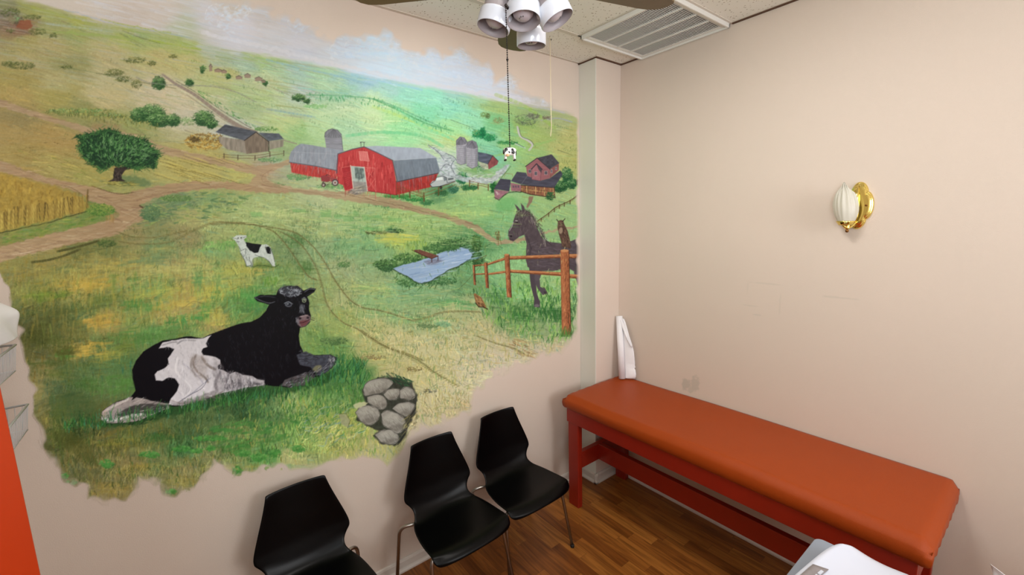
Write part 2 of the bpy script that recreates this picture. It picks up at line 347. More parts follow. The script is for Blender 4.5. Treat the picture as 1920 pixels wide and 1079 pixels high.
# wander the colour patches so that they do not read as blobs
wx = (vnoise(26, 16)-.5)*30+(vnoise(9, 6)-.5)*12; wy = (vnoise(26, 14)-.5)*16+(vnoise(8, 6)-.5)*7
CV = CV[np.clip(YY+wy, 0, CH-1).astype(int), np.clip(XX+wx, 0, CW-1).astype(int)]
SK = upsample(lowsky).astype(np.float32); rm = np.clip((PYY-ridge(PXX)+(vnoise(40, 6)-.5)*5)/5+.5, 0, 1)[..., None]
CV = (SK*(1-rm)+CV*rm).astype(np.float32)
lum = (CV @ np.array([.3, .59, .11], np.float32))[..., None]; CV = lum+(CV-lum)*.80+np.array([1, 0, 2], np.float32); BASE = CV.copy()
def W(p): return (np.asarray(p, np.float32)-[OX, OY])*SC
def Zm(ox, oy, s, pts): return [(ox+x/s, oy+y/s) for x, y in pts]
def blend(x0, y0, m, col, a=1.0):
    h, w = m.shape; reg = CV[y0:y0+h, x0:x0+w]; m = (m*a)[..., None]
    reg += (np.asarray(col, np.float32)-reg)*m
def clipbox(x0, y0, x1, y1): return max(0, int(x0)), max(0, int(y0)), min(CW, int(x1)+1), min(CH, int(y1)+1)
def seg(p, q, w, col, a=1.0, w2=None):
    """one tapered dab from p to q, in sketch units"""
    (ax, ay), (bx_, by) = W(p), W(q); w *= SC/2; w2 = w if w2 is None else w2*SC/2; mw = max(w, w2)+1.5
    x0, y0, x1, y1 = clipbox(min(ax, bx_)-mw, min(ay, by)-mw, max(ax, bx_)+mw, max(ay, by)+mw)
    if x1 <= x0 or y1 <= y0: return
    X = XX[y0:y1, x0:x1]-ax; Y = YY[y0:y1, x0:x1]-ay; dx, dy = bx_-ax, by-ay; L = dx*dx+dy*dy+1e-6
    t = np.clip((X*dx+Y*dy)/L, 0, 1); d = np.sqrt((X-t*dx)**2+(Y-t*dy)**2)
    blend(x0, y0, np.clip(w+(w2-w)*t+.5-d, 0, 1), col, a)
def line(pts, w, col, a=1.0, jit=0, w2=None):
    P = [tuple(q) for q in pts]
    if jit:
        R = []
        for (x0, y0), (x1, y1) in zip(P, P[1:]):
            n = max(1, int(math.hypot(x1-x0, y1-y0)/6))
            R += [(x0+(x1-x0)*k/n+rng.normal()*jit*(k > 0), y0+(y1-y0)*k/n+rng.normal()*jit*(k > 0)) for k in range(n)]
        P = R+[P[-1]]
    n = len(P)-1
    for k in range(n):
        wa = w if w2 is None else w+(w2-w)*k/n; wb = w if w2 is None else w+(w2-w)*(k+1)/n
        seg(P[k], P[k+1], wa, col, a*(1 if not jit else .6+.4*rng.random()), wb)
def smooth(pts, n=6):
    P = np.array(pts, float); P = np.vstack([2*P[0]-P[1], P, 2*P[-1]-P[-2]]); R = []
    for i in range(1, len(P)-2):
        for k in range(n):
            t = k/n; R.append(.5*((2*P[i])+(-P[i-1]+P[i+1])*t+(2*P[i-1]-5*P[i]+4*P[i+1]-P[i+2])*t*t+(-P[i-1]+3*P[i]-3*P[i+1]+P[i+2])*t**3))
    return [tuple(q) for q in R]+[tuple(P[-2])]
def mask(pts, soft=.7, rough=0, rs=7, pad=3):
    P = W(pts); pad += soft*3+rough; x0, y0, x1, y1 = clipbox(P[:, 0].min()-pad, P[:, 1].min()-pad, P[:, 0].max()+pad, P[:, 1].max()+pad)
    X = XX[y0:y1, x0:x1].copy(); Y = YY[y0:y1, x0:x1].copy()
    if rough:
        h, w = X.shape; X += (vnoise(rs, rs, w, h)-.5)*2*rough*SC; Y += (vnoise(rs, rs, w, h)-.5)*2*rough*SC
    ins = np.zeros(X.shape, bool); dm = np.full(X.shape, 1e9, np.float32); n = len(P)
    for i in range(n):
        ax, ay = P[i]; bx_, by = P[(i+1) % n]
        if ay != by: ins ^= ((Y < ay) != (Y < by)) & (X < (bx_-ax)*(Y-ay)/(by-ay)+ax)
        dx, dy = bx_-ax, by-ay; L = dx*dx+dy*dy+1e-6; t = np.clip(((X-ax)*dx+(Y-ay)*dy)/L, 0, 1)
        dm = np.minimum(dm, (X-ax-t*dx)**2+(Y-ay-t*dy)**2)
    d = np.sqrt(dm)*np.where(ins, 1, -1)
    return x0, y0, np.clip(d/(2*soft)+.5, 0, 1)
def poly(pts, col, a=1.0, soft=.7, rough=0, tex=0, rs=7, ts=(3, 3)):
    x0, y0, m = mask(pts, soft, rough, rs); h, w = m.shape
    if h < 1 or w < 1: return
    c = np.broadcast_to(np.asarray(col, np.float32), (h, w, 3))
    if tex: c = c*(1+(vnoise(ts[0]*SC, ts[1]*SC, w, h)+.5*vnoise(ts[0]*3, ts[1]*3, w, h)-.75)[..., None]*tex)
    reg = CV[y0:y0+h, x0:x0+w]; reg += (c-reg)*(m*a)[..., None]
def ell(cx, cy, rx, ry, col, a=1.0, ang=0, soft=.8, rough=0, tex=0):
    ca, sa = math.cos(ang), math.sin(ang)
    poly([(cx+rx*math.cos(t)*ca-ry*math.sin(t)*sa, cy+rx*math.cos(t)*sa+ry*math.sin(t)*ca) for t in np.linspace(0, 2*PI, 24, endpoint=False)], col, a, soft, rough, tex)
def inside(pts, x, y):
    c = False; n = len(pts)
    for i in range(n):
        ax, ay = pts[i]; bx_, by = pts[(i+1) % n]
        if (y < ay) != (y < by) and x < (bx_-ax)*(y-ay)/(by-ay)+ax: c = not c
    return c
def strokes(n, pts, ang, ln, w, cols, a=(.4, .9), curve=0):
    """n dabs inside polygon pts; ang degrees +-; cols list, or None for the colour already there"""
    P = np.array(pts); x0, y0 = P.min(0); x1, y1 = P.max(0); k = 0; tr = 0
    while k < n and tr < n*12:
        tr += 1; x = x0+(x1-x0)*rng.random(); y = y0+(y1-y0)*rng.random()
        if not inside(pts, x, y): continue
        k += 1; an = math.radians(ang[0]+(ang[1]-ang[0])*rng.random()); l = ln[0]+(ln[1]-ln[0])*rng.random(); ww = w[0]+(w[1]-w[0])*rng.random()
        c = cols[rng.integers(len(cols))]; c = np.array(c)*(1+rng.normal()*.06)
        al = a[0]+(a[1]-a[0])*rng.random(); ex, ey = x+l*math.cos(an), y+l*math.sin(an)
        if curve:
            b = curve*(rng.random()-.5)*l; mx, my = (x+ex)/2-math.sin(an)*b, (y+ey)/2+math.cos(an)*b
            seg((x, y), (mx, my), ww, c, al, ww*.8); seg((mx, my), (ex, ey), ww*.8, c, al, ww*.3)
        else: seg((x, y), (ex, ey), ww, c, al, ww*.4)
# --- brushwork over everything: dabs that follow the lie of the land
def gen(n, ylo, yhi, angf, ln, w, jit, al, hue=10, far=0, xlo=-80, xhi=1085):
    for _ in range(n):
        x = xlo+rng.random()*(xhi-xlo); y = ylo+(yhi-ylo)*rng.random()
        X, Y = int((x-OX)*SC), int((y-OY)*SC)
        if not (0 <= X < CW and 0 <= Y < CH): continue
        if far: c = BASE[int(np.clip(Y+rng.normal()*far*SC*.6, (ridge(x)+6-OY)*SC if y > ridge(x) else 0, CH-1)), int(np.clip(X+rng.normal()*far*SC, 0, CW-1))].copy()
        else: c = BASE[Y, X].copy()
        br = 1+rng.normal()*jit; hv = rng.normal()*hue
        c = c*br+np.array([hv*1.1, hv*.2, -hv*.6]); an = math.radians(angf(x, y)+rng.normal()*7); l = ln[0]+(ln[1]-ln[0])*rng.random()**2; ww = w[0]+(w[1]-w[0])*rng.random()
        if y < ridge(x)+2: c = BASE[Y, X]*(1+rng.normal()*.02)
        seg((x, y), (x+l*math.cos(an), y+l*math.sin(an)), ww, np.clip(c, 0, 255), al*(.4+.6*rng.random()), ww*.4)
hill = lambda x, y: 8+12*(x < 700)*(y < 250)+6*(x >= 700)-3*math.sin(x*.02)
gen(5200, 0, 345, hill, (8, 46), (1, 4.5), .055, .55, 6)
gen(3400, 330, 560, lambda x, y: 6+10*math.sin(x*.012+y*.02), (5, 26), (1, 4), .10, .6, 12)
gen(2200, 420, 700, lambda x, y: 88+6*math.sin(x*.05), (6, 30), (1.5, 5), .09, .4, 14)
gen(3800, 500, 960, lambda x, y: 84+10*math.sin(x*.03) if x < 560 else 20+30*math.sin(x*.02+y*.015), (6, 28), (1, 4.5), .12, .6, 14)
gen(1500, 560, 960, lambda x, y: 90+20*math.sin(x*.03), (4, 14), (1, 2), .2, .6, 16)
gen(2600, 20, 345, hill, (14, 60), (1, 3), .09, .5, 8, 30)
gen(1100, 90, 345, hill, (6, 30), (.8, 1.6), .22, .5, 8, 10)
gen(2600, 340, 700, lambda x, y: 4+14*math.sin(x*.012+y*.02), (6, 26), (1, 3.4), .13, .6, 12, 36)
gen(2400, 360, 720, lambda x, y: 90+25*math.sin(x*.04+y*.02), (3, 10), (.9, 1.8), .2, .55, 16, 14, 380)
gen(1500, 480, 950, lambda x, y: -12+20*math.sin(y*.03), (12, 44), (3, 9), .14, .38, 12, 44, -40, 560)
gen(3000, 460, 950, lambda x, y: 88+8*math.sin(x*.04), (8, 34), (.9, 2.4), .2, .5, 16, 34, -40, 640)
gen(900, 560, 900, lambda x, y: 15+40*math.sin(x*.03+y*.02), (6, 22), (.9, 2), .22, .55, 14, 30, 540)
def tufts(n, rg, cs, k=(6, 14), sp=(9, 4), ln=(2, 6), a=(.3, .6), dark=None, tilt=0):
    P = np.array(rg); (x0, y0), (x1, y1) = P.min(0), P.max(0); c_ = 0
    while c_ < n:
        x = x0+(x1-x0)*rng.random(); y = y0+(y1-y0)*rng.random()
        if not inside(rg, x, y): continue
        c_ += 1; b = BASE[int((y-OY)*SC), int((x-OX)*SC)]; f = dark if dark else (.62+.25*rng.random()); c = b*np.array([f*.86, f*1.02, f*.92]) if f < 1 else np.minimum(b*f, 250)
        s = .6+rng.random()*1.2; ph = rng.normal()*.15+tilt
        for _ in range(rng.integers(*k)):
            dx = rng.normal()*sp[0]*s; dy = dx*ph+rng.normal()*sp[1]*s*.5; an = math.radians(-90+rng.normal()*22); l = (ln[0]+(ln[1]-ln[0])*rng.random())*s
            seg((x+dx, y+dy), (x+dx+l*math.cos(an), y+dy+l*math.sin(an)), 1.6, c*(1+rng.normal()*.08), a[0]+(a[1]-a[0])*rng.random(), .6)
def wash(cx, cy, rx, ry, c, a=.5, n=None, vert=True, sl=-.1):
    n = n or int(rx*ry/9)+8
    for _ in range(n):
        u = rng.normal()*.5; v = rng.normal()*.5
        if abs(u) > 1.1 or abs(v) > 1.1: continue
        x = cx+rx*u; y = cy+ry*v+rx*u*sl; cc = np.array(c)*(1+rng.normal()*.07)
        if vert and rng.random() < .6: seg((x, y-ry*.25), (x+rng.normal()*1.5, y+3+rng.random()*ry*.6), 2+rng.random()*4, cc, a*(.4+.6*rng.random()), 1.5)
        else: seg((x-8, y-8*sl), (x+4+rng.random()*16, y+(4+rng.random()*16)*sl), 2+rng.random()*5, cc, a*(.4+.6*rng.random()), 2)
ZW = lambda x, y: (x/3.371, 380+y/3.371)
for x, y, rx, ry, c, a in ((420, 420, 45, 9, (116, 124, 76), .5), (560, 520, 60, 16, (186, 156, 74), .5), (330, 590, 50, 9, (104, 126, 54), .5), (250, 590, 30, 8, (118, 130, 58), .45), (420, 690, 62, 8, (92, 98, 54), .6), (640, 620, 34, 9, (112, 122, 60), .45), (850, 640, 22, 14, (84, 130, 66), .55), (960, 660, 24, 8, (92, 140, 72), .5),
    (1000, 570, 60, 14, (176, 170, 84), .4), (1350, 560, 52, 18, (186, 176, 88), .45), (1160, 640, 50, 9, (190, 168, 86), .5), (1180, 740, 48, 9, (76, 136, 70), .6), (1300, 690, 12, 20, (96, 150, 74), .4), (1370, 720, 20, 18, (186, 176, 90), .5), (620, 745, 36, 14, (184, 150, 72), .55), (900, 850, 60, 16, (84, 124, 62), .5), (1050, 800, 50, 8, (96, 140, 76), .45),
    (330, 880, 56, 14, (84, 92, 44), .5), (220, 840, 26, 20, (78, 76, 38), .5), (560, 930, 40, 14, (186, 154, 72), .55), (700, 960, 26, 12, (160, 150, 70), .4), (400, 960, 14, 12, (76, 124, 54), .5), (780, 900, 20, 16, (112, 126, 58), .4), (320, 1010, 40, 7, (82, 90, 46), .55), (120, 880, 16, 14, (100, 96, 50), .4),
    (1450, 260, 50, 12, (116, 168, 86), .45), (1620, 420, 36, 10, (196, 176, 96), .5), (1500, 430, 40, 12, (172, 172, 88), .4), (1250, 480, 10, 30, (96, 140, 84), .4), (1380, 480, 6, 26, (112, 150, 88), .35), (850, 490, 8, 20, (90, 130, 70), .5), (720, 500, 5, 30, (120, 140, 72), .35), (1050, 430, 90, 16, (184, 178, 110), .35), (700, 400, 80, 12, (186, 168, 92), .4),
    (1600, 620, 30, 16, (84, 146, 74), .5), (1560, 560, 24, 12, (92, 150, 78), .4), (1000, 360, 70, 8, (112, 134, 92), .4), (1000, 300, 60, 6, (150, 146, 88), .35)):
    wash(*ZW(x, y), rx, ry, c, a)
for x, y, rx, ry, c, a in ((135, 770, 40, 40, (66, 88, 52), .5), (110, 800, 20, 50, (88, 98, 46), .4), (230, 720, 60, 20, (84, 122, 60), .45), (160, 720, 30, 16, (72, 100, 50), .45), (120, 660, 30, 14, (84, 84, 40), .5), (75, 630, 24, 20, (74, 76, 36), .55), (105, 700, 30, 10, (96, 104, 52), .4), (140, 820, 30, 24, (70, 74, 34), .5), (220, 830, 40, 14, (126, 120, 54), .5), (260, 880, 60, 12, (150, 132, 66), .5), (300, 820, 40, 10, (60, 96, 46), .45),
    (440, 840, 60, 12, (66, 110, 52), .5), (520, 800, 50, 14, (96, 130, 70), .4), (420, 880, 50, 10, (150, 146, 76), .45), (600, 840, 50, 12, (172, 170, 88), .45), (560, 790, 24, 16, (62, 116, 54), .45), (690, 780, 40, 18, (156, 168, 80), .4), (340, 905, 30, 12, (140, 128, 66), .5), (215, 915, 36, 16, (146, 126, 66), .5),
    (560, 450, 30, 14, (86, 122, 70), .5), (575, 500, 14, 18, (84, 118, 64), .45), (610, 440, 60, 8, (186, 196, 130), .4), (520, 400, 60, 8, (196, 204, 140), .4), (700, 430, 60, 8, (126, 180, 110), .4), (860, 400, 60, 8, (186, 206, 128), .4), (780, 500, 60, 10, (100, 150, 90), .35), (700, 540, 50, 10, (186, 196, 124), .4), (850, 570, 50, 10, (96, 158, 96), .45), (780, 600, 60, 8, (136, 180, 112), .4), (1000, 470, 30, 14, (156, 200, 116), .4), (930, 560, 26, 16, (70, 116, 70), .45), (980, 590, 30, 16, (56, 104, 54), .5), (1040, 590, 30, 14, (58, 100, 54), .5), (1000, 545, 30, 14, (156, 196, 110), .4)):
    wash(x, y, rx, ry, c, a, sl=-.05 if x < 500 else .03)
MIDF = [(270, 400), (480, 372), (700, 388), (900, 440), (1080, 460), (1080, 600), (900, 640), (700, 640), (560, 520), (400, 500), (300, 470), (60, 500), (200, 450)]
LOWF = [(20, 500), (400, 500), (560, 520), (640, 660), (640, 720), (200, 740), (70, 740)]
DRYF = [(600, 560), (900, 600), (1050, 640), (900, 700), (850, 780), (780, 790), (720, 680)]
FORE = [(80, 780), (300, 790), (600, 730), (700, 720), (690, 840), (560, 860), (330, 920), (170, 930), (110, 860)]
tufts(340, MIDF, None); tufts(160, MIDF, None, dark=1.16); tufts(120, LOWF, None, sp=(14, 6), ln=(4, 12)); tufts(70, LOWF, None, sp=(14, 6), ln=(5, 14), dark=1.2)
tufts(150, DRYF, None, k=(4, 9), sp=(6, 3), a=(.35, .7)); tufts(220, FORE, None, sp=(8, 6), ln=(4, 11), a=(.35, .75)); tufts(170, FORE, None, sp=(8, 6), ln=(4, 12), dark=1.28, a=(.35, .75))
tufts(140, [(380, 90), (700, 190), (900, 190), (1080, 240), (1080, 320), (880, 300), (700, 250), (480, 240), (320, 130)], None, k=(4, 10), sp=(9, 2), ln=(1.5, 4), a=(.2, .45), tilt=.25)
tufts(90, [(0, 60), (300, 120), (440, 200), (440, 330), (200, 300), (0, 280)], None, k=(3, 8), sp=(8, 2), ln=(1, 3.5), a=(.2, .4), tilt=.2)
# loose dark contour lines drawn along the slopes
for _ in range(150):
    x = 40+rng.random()*980; y = 250+rng.random()*420
    if not (inside(MIDF, x, y) or inside(DRYF, x, y) or inside(LOWF, x, y)): continue
    b = BASE[int((y-OY)*SC), int((x-OX)*SC)]*.62; l = 18+rng.random()*44; sl = (.1+rng.normal()*.14) if x > 500 else (-.16+rng.normal()*.1); cv_ = rng.normal()*5
    line(smooth([(x, y), (x+l*.5, y+l*.5*sl+cv_), (x+l, y+l*sl)], 4), .8+rng.random()*.7, b, .2+.3*rng.random(), jit=.5)
# thin dry-brush grain
CV += ((vnoise(4, 1.6)-.5)*10+(vnoise(1.6, 4)-.5)*9)[..., None]*np.clip((PYY-ridge(PXX))/20, .25, 1)[..., None]
# --- sky
for _ in range(700):
    x = 130+rng.random()*830; y = ridge(x)-3-rng.random()**1.2*84
    if y < -5: continue
    c = [(212, 214, 226), (190, 190, 206), (220, 222, 236), (198, 206, 226)][rng.integers(4)]
    if 620 < x < 960 and rng.random() < .6: c = [(196, 226, 250), (206, 224, 246), (224, 232, 244)][rng.integers(3)]
    l = 20+rng.random()*60; s = .24+rng.normal()*.03
    seg((x, y), (x+l, y+l*s), 1+rng.random()**2*5, c, .08+.22*rng.random(), .8)
for cx, cy, r in ((410, 28, 26), (430, 44, 24), (455, 22, 16), (560, 45, 22), (640, 98, 24), (668, 92, 24), (690, 82, 22), (722, 82, 22), (738, 98, 20), (700, 108, 32), (750, 118, 28), (800, 104, 20), (815, 112, 20), (860, 104, 16), (872, 114, 14), (905, 132, 14), (912, 142, 12), (780, 128, 32), (850, 138, 30), (900, 158, 26), (950, 155, 12), (968, 160, 10), (1022, 192, 9)):
    for _ in range(int(r*1.4)):
        t = rng.random()*2*PI; rr = r*math.sqrt(rng.random()); x, y = cx+rr*math.cos(t), cy+rr*math.sin(t)*.8
        seg((x, y), (x+3+rng.random()*5, y+rng.normal()*3), 2+rng.random()*4, [(206, 222, 244), (216, 222, 238), (198, 218, 244), (225, 228, 238)][rng.integers(4)], .16+.25*rng.random(), 2)
    for _ in range(int(r*.5)):   # curly lit rim
        t = PI+rng.random()*PI; x, y = cx+r*.95*math.cos(t), cy+r*.8*math.sin(t)
        seg((x, y), (x-3*math.sin(t), y+3*math.cos(t)), 1.5, (228, 228, 236), .35, 1)
line([(380, 62), (450, 78), (560, 104), (660, 128), (760, 150), (850, 166), (940, 180), (1000, 190)], 7, (222, 218, 228), .35, jit=1.5)
line([(0+520, 42), (560, 60), (610, 78), (690, 92)], 3, (196, 196, 214), .4, jit=1.5); line([(440, 10), (400, 2)], 4, (190, 180, 180), .3)
for c, w, a, pts in (((150, 190, 205), 4, .55, [(500, 112), (560, 128), (620, 140), (700, 160)]), ((150, 165, 185), 2.5, .5, [(120, 18), (220, 46), (300, 60), (360, 72)]),
    ((178, 172, 160), 5, .5, [(130, 30), (210, 52), (260, 66)]), ((156, 160, 76), 5, .5, [(60, 14), (130, 34), (190, 48), (250, 62)]), ((160, 176, 70), 4, .7, [(280, 76), (330, 84), (376, 93)]),
    ((150, 164, 70), 3, .5, [(190, 36), (240, 48), (320, 62)]), ((150, 165, 90), 5, .5, [(100, 60), (180, 66), (260, 74)]), ((165, 175, 160), 4, .45, [(90, 45), (150, 52), (210, 60)]),
    ((160, 205, 225), 6, .5, [(660, 140), (720, 152), (790, 168)]), ((180, 178, 190), 2.5, .6, [(955, 192), (1000, 200), (1040, 207), (1058, 212)]), ((165, 165, 175), 3, .6, [(1015, 226), (1045, 222), (1072, 229)]),
    ((92, 96, 72), 1.6, .6, [(230, 58), (262, 70), (300, 82)]), ((110, 125, 80), 2, .5, [(110, 125), (170, 135), (240, 150), (300, 160)]), ((120, 115, 85), 1.5, .6, [(180, 138), (220, 142), (280, 158), (330, 166)]),
    ((120, 180, 140), 3, .8, [(575, 178), (640, 180), (700, 186), (740, 200), (790, 222), (830, 240)]), ((95, 165, 110), 3, .7, [(700, 186), (745, 206), (800, 232), (850, 246)]),
    ((140, 175, 185), 4, .5, [(500, 205), (550, 213), (590, 220)]), ((150, 200, 190), 3, .5, [(560, 165), (620, 172), (680, 180)]), ((200, 225, 120), 6, .35, [(700, 200), (760, 222), (830, 252)]),
    ((120, 205, 150), 6, .5, [(650, 255), (720, 248), (790, 255), (830, 275)]), ((130, 215, 165), 5, .5, [(740, 200), (790, 235), (850, 262)]), ((215, 232, 190), 5, .4, [(600, 215), (660, 205), (720, 215)]),
    ((88, 120, 92), 1.4, .6, [(845, 225), (880, 238), (905, 252)]), ((150, 190, 80), 7, .4, [(930, 178), (985, 200), (1040, 240)]), ((150, 130, 110), 1.4, .5, [(500, 160), (540, 178), (580, 196)]),
    ((150, 190, 110), 4, .5, [(890, 300), (960, 285), (1040, 262)])):
    line(smooth(pts), w, c, a, jit=1.0)
for _ in range(520):
    x = -40+rng.random()*620; y = ridge(x)+4+rng.random()**1.3*150
    if y > 235: continue
    c = [(172, 172, 172), (150, 160, 110), (196, 182, 140), (160, 165, 150), (140, 150, 84), (186, 176, 150)][rng.integers(6)]; l = 14+rng.random()*60
    seg((x, y), (x+l, y+l*(.17+rng.normal()*.03)), 1+rng.random()*3, c, .12+.24*rng.random(), .8)
strokes(170, [(575, 172), (700, 180), (850, 240), (845, 252), (690, 196), (575, 184)], (70, 110), (2, 5), (1, 2), [(70, 150, 95), (100, 175, 120), (60, 140, 90)], (.3, .7))
# --- foliage
def foliage(cx, cy, rx, ry, cols, n=None, a=(.5, .95), s=(1, 2.6), ln=(2, 6)):
    n = n or int(rx*ry*1.1)+14
    for _ in range(n):
        t = rng.random()*2*PI; r = math.sqrt(rng.random()); x = cx+rx*r*math.cos(t); y = cy+ry*r*math.sin(t)
        k = min(len(cols)-1, int(rng.random()*len(cols)*(.45+.55*(.5-.5*r*math.sin(t))*2)))
        an = rng.random()*PI*2; l = ln[0]+(ln[1]-ln[0])*rng.random()
        seg((x, y), (x+l*math.cos(an), y+l*math.sin(an)*.7), s[0]+(s[1]-s[0])*rng.random(), np.array(cols[k])*(1+rng.normal()*.08), a[0]+(a[1]-a[0])*rng.random(), .8)
DK = [(38, 70, 42), (50, 90, 52), (72, 115, 62), (110, 145, 85)]
OL = [(70, 78, 44), (86, 92, 52), (112, 118, 66)]
for cx, cy, rx, ry, cs in ((262, 216, 18, 14, DK), (286, 212, 24, 17, DK), (298, 226, 26, 13, DK), (326, 226, 13, 12, DK), (352, 228, 14, 8, [(150, 165, 120), (110, 135, 90), (190, 195, 160)]), (382, 222, 20, 15, DK), (396, 232, 12, 10, DK),
    (40, 123, 28, 7, OL), (16, 120, 14, 5, OL), (125, 126, 11, 4, OL), (215, 137, 20, 7, OL), (232, 148, 14, 6, OL), (256, 158, 10, 8, OL), (298, 156, 14, 13, DK+[(60, 62, 45)]), (285, 119, 9, 5, OL), (252, 113, 22, 5, OL), (380, 130, 5, 8, DK), (355, 155, 8, 8, DK), (325, 106, 10, 3, OL),
    (20, 24, 20, 8, OL), (60, 32, 18, 4, OL), (30, 38, 14, 9, [(90, 80, 60), (120, 115, 90)]), (70, 60, 18, 6, OL), (100, 66, 8, 5, OL), (560, 183, 13, 7, DK), (575, 190, 6, 5, DK), (497, 156, 6, 5, DK), (428, 143, 5, 5, DK),
    (500, 242, 22, 4, [(90, 130, 70), (120, 160, 90)]), (590, 200, 22, 4, [(130, 185, 120), (150, 195, 130)]),
    (897, 252, 12, 9, [(30, 110, 70), (60, 160, 100), (80, 175, 115)]), (918, 258, 12, 7, [(40, 120, 75), (70, 165, 105)]), (905, 248, 6, 9, [(30, 110, 70), (55, 145, 90)]), (950, 268, 22, 3, [(60, 130, 80), (90, 160, 90)]),
    (914, 218, 6, 5, OL), (905, 215, 5, 4, [(120, 150, 90)]), (935, 226, 10, 5, [(150, 150, 100), (120, 140, 90)]), (985, 225, 20, 10, [(95, 105, 85), (120, 140, 100), (150, 165, 120)]), (1000, 218, 12, 5, [(110, 110, 95)]), (1025, 221, 8, 3, [(120, 112, 95)]),
    (866, 334, 12, 11, [(25, 90, 60), (60, 140, 90), (110, 180, 120)]), (849, 355, 11, 8, [(50, 105, 80), (90, 140, 110)]), (880, 352, 16, 5, [(60, 120, 70), (40, 90, 60)]), (828, 362, 14, 6, [(50, 95, 60), (80, 130, 80)]), (905, 300, 8, 6, [(60, 130, 80)]),
    (902, 316, 8, 8, [(200, 215, 190), (80, 130, 90), (60, 100, 80)]), (925, 350, 7, 12, [(30, 85, 45), (50, 120, 55)]), (1063, 330, 11, 17, [(30, 75, 50), (45, 95, 55), (75, 125, 70)]), (1050, 350, 14, 12, [(30, 70, 45), (60, 110, 60)]), (1072, 345, 10, 10, [(35, 80, 50), (60, 110, 60)]),
    (778, 372, 22, 6, [(40, 120, 60), (80, 170, 90), (150, 200, 130)]), (745, 368, 28, 5, [(50, 130, 60), (90, 165, 90)]), (800, 380, 14, 5, [(60, 120, 75), (110, 160, 100)]), (728, 384, 30, 5, [(80, 145, 85), (120, 170, 110)]),
    (522, 349, 10, 5, [(45, 100, 45), (80, 140, 70)]), (560, 332, 24, 6, [(90, 140, 90), (120, 165, 110)]), (620, 350, 26, 5, [(120, 165, 110), (90, 145, 90)]), (505, 300, 24, 4, [(90, 130, 90), (130, 165, 120)]), (735, 432, 12, 5, [(50, 90, 60), (80, 130, 80)]), (645, 497, 14, 5, [(70, 110, 65), (100, 140, 80)]),
    (20, 58, 8, 4, OL), (150, 210, 70, 7, [(100, 110, 62), (130, 140, 80), (165, 160, 95)]), (205, 217, 34, 5, [(95, 105, 60), (150, 150, 85)])):
    if cs is OL: foliage(cx, cy, rx*.95, ry, cs, a=(.2, .55), s=(1, 2), ln=(2, 5))
    else:
        if cs[0][0] < 62: ell(cx, cy+ry*.1, rx*.85, ry*.8, np.array(cs[0])*.9, .85, 0, 1.4, 2.4)
        foliage(cx, cy, rx, ry, cs, a=(.3, .8), s=(.9, 2.2), ln=(1.5, 5))
        if rx*ry > 90: foliage(cx-rx*.1, cy-ry*.3, rx*.75, ry*.55, [(96, 140, 80), (130, 164, 104), (156, 182, 128)], int(rx*ry*.35), a=(.35, .75), s=(.8, 1.6), ln=(1.5, 4))
poly([(30, 52), (38, 38), (56, 38), (62, 50), (50, 56)], (140, 82, 58), .8, rough=1); poly([(12, 34), (22, 28), (30, 36), (24, 48)], (140, 125, 95), .6)
for x, y, w, h in ((392, 130, 6, 10), (402, 134, 14, 5), (415, 136, 10, 5), (442, 147, 12, 5), (458, 144, 12, 6), (478, 150, 14, 6), (490, 154, 8, 4)):
    poly([(x, y-h*.5), (x+w*.5, y-h), (x+w, y-h*.4), (x+w, y+h*.4), (x, y+h*.4)], (150, 122, 112), .8, rough=.5); line([(x, y-h*.5), (x+w*.5, y-h), (x+w, y-h*.4)], 1.2, (95, 80, 78), .8)
# corn row stalks
strokes(260, [(92, 204), (160, 205), (240, 216), (300, 232), (290, 240), (220, 232), (120, 216)], (70, 110), (3, 7), (1, 2), [(105, 110, 62), (150, 145, 82), (185, 175, 100), (80, 92, 52)], (.4, .8))
# --- dirt roads
RC = (172, 140, 110)
def road(pts, c=RC, a=.92, ang=(0, 25), n=200):
    poly(pts, c, a, 1.6, 2.0, .12, ts=(14, 2))
    strokes(n, pts, ang, (8, 34), (1, 3), [(190, 165, 135), (150, 118, 92), (182, 150, 118), (140, 105, 85), (200, 180, 150)], (.2, .55))
up = [(-80, 290), (0, 302), (37, 315), (87, 333), (163, 348), (213, 361), (238, 364), (263, 355), (300, 348), (363, 340), (430, 341), (480, 348), (540, 352)]
lowr = [(540, 362), (480, 361), (420, 354), (375, 356), (325, 362), (288, 372), (262, 385), (271, 400), (270, 412), (240, 425), (225, 440), (175, 450), (113, 463), (50, 478), (0, 492), (-80, 512)]
mid = [(-80, 480), (0, 463), (100, 438), (175, 420), (216, 411), (226, 402), (200, 386), (168, 377), (150, 361), (75, 340), (0, 322), (-80, 308)]
road(up+lowr+mid, n=330, ang=(-18, 22))
for pts in ([(20, 475), (120, 450), (210, 432), (262, 402)], [(40, 322), (150, 358), (230, 388), (262, 404)], [(250, 372), (320, 356), (420, 346)], [(0, 480), (100, 462), (200, 440)]):
    line(smooth(pts), 1.6, (196, 170, 140), .3, jit=1.6); line([(x, y+4) for x, y in smooth(pts)], 1.2, (132, 98, 78), .3, jit=1.4)
line([(262, 386), (268, 390)], 3, (70, 50, 35), .7); line(smooth([(172, 349), (205, 360), (225, 364), (250, 361)]), 1.6, (80, 62, 42), .7, jit=.6); line(smooth([(106, 346), (135, 353), (165, 372)]), 1.2, (90, 75, 45), .5, jit=.6)
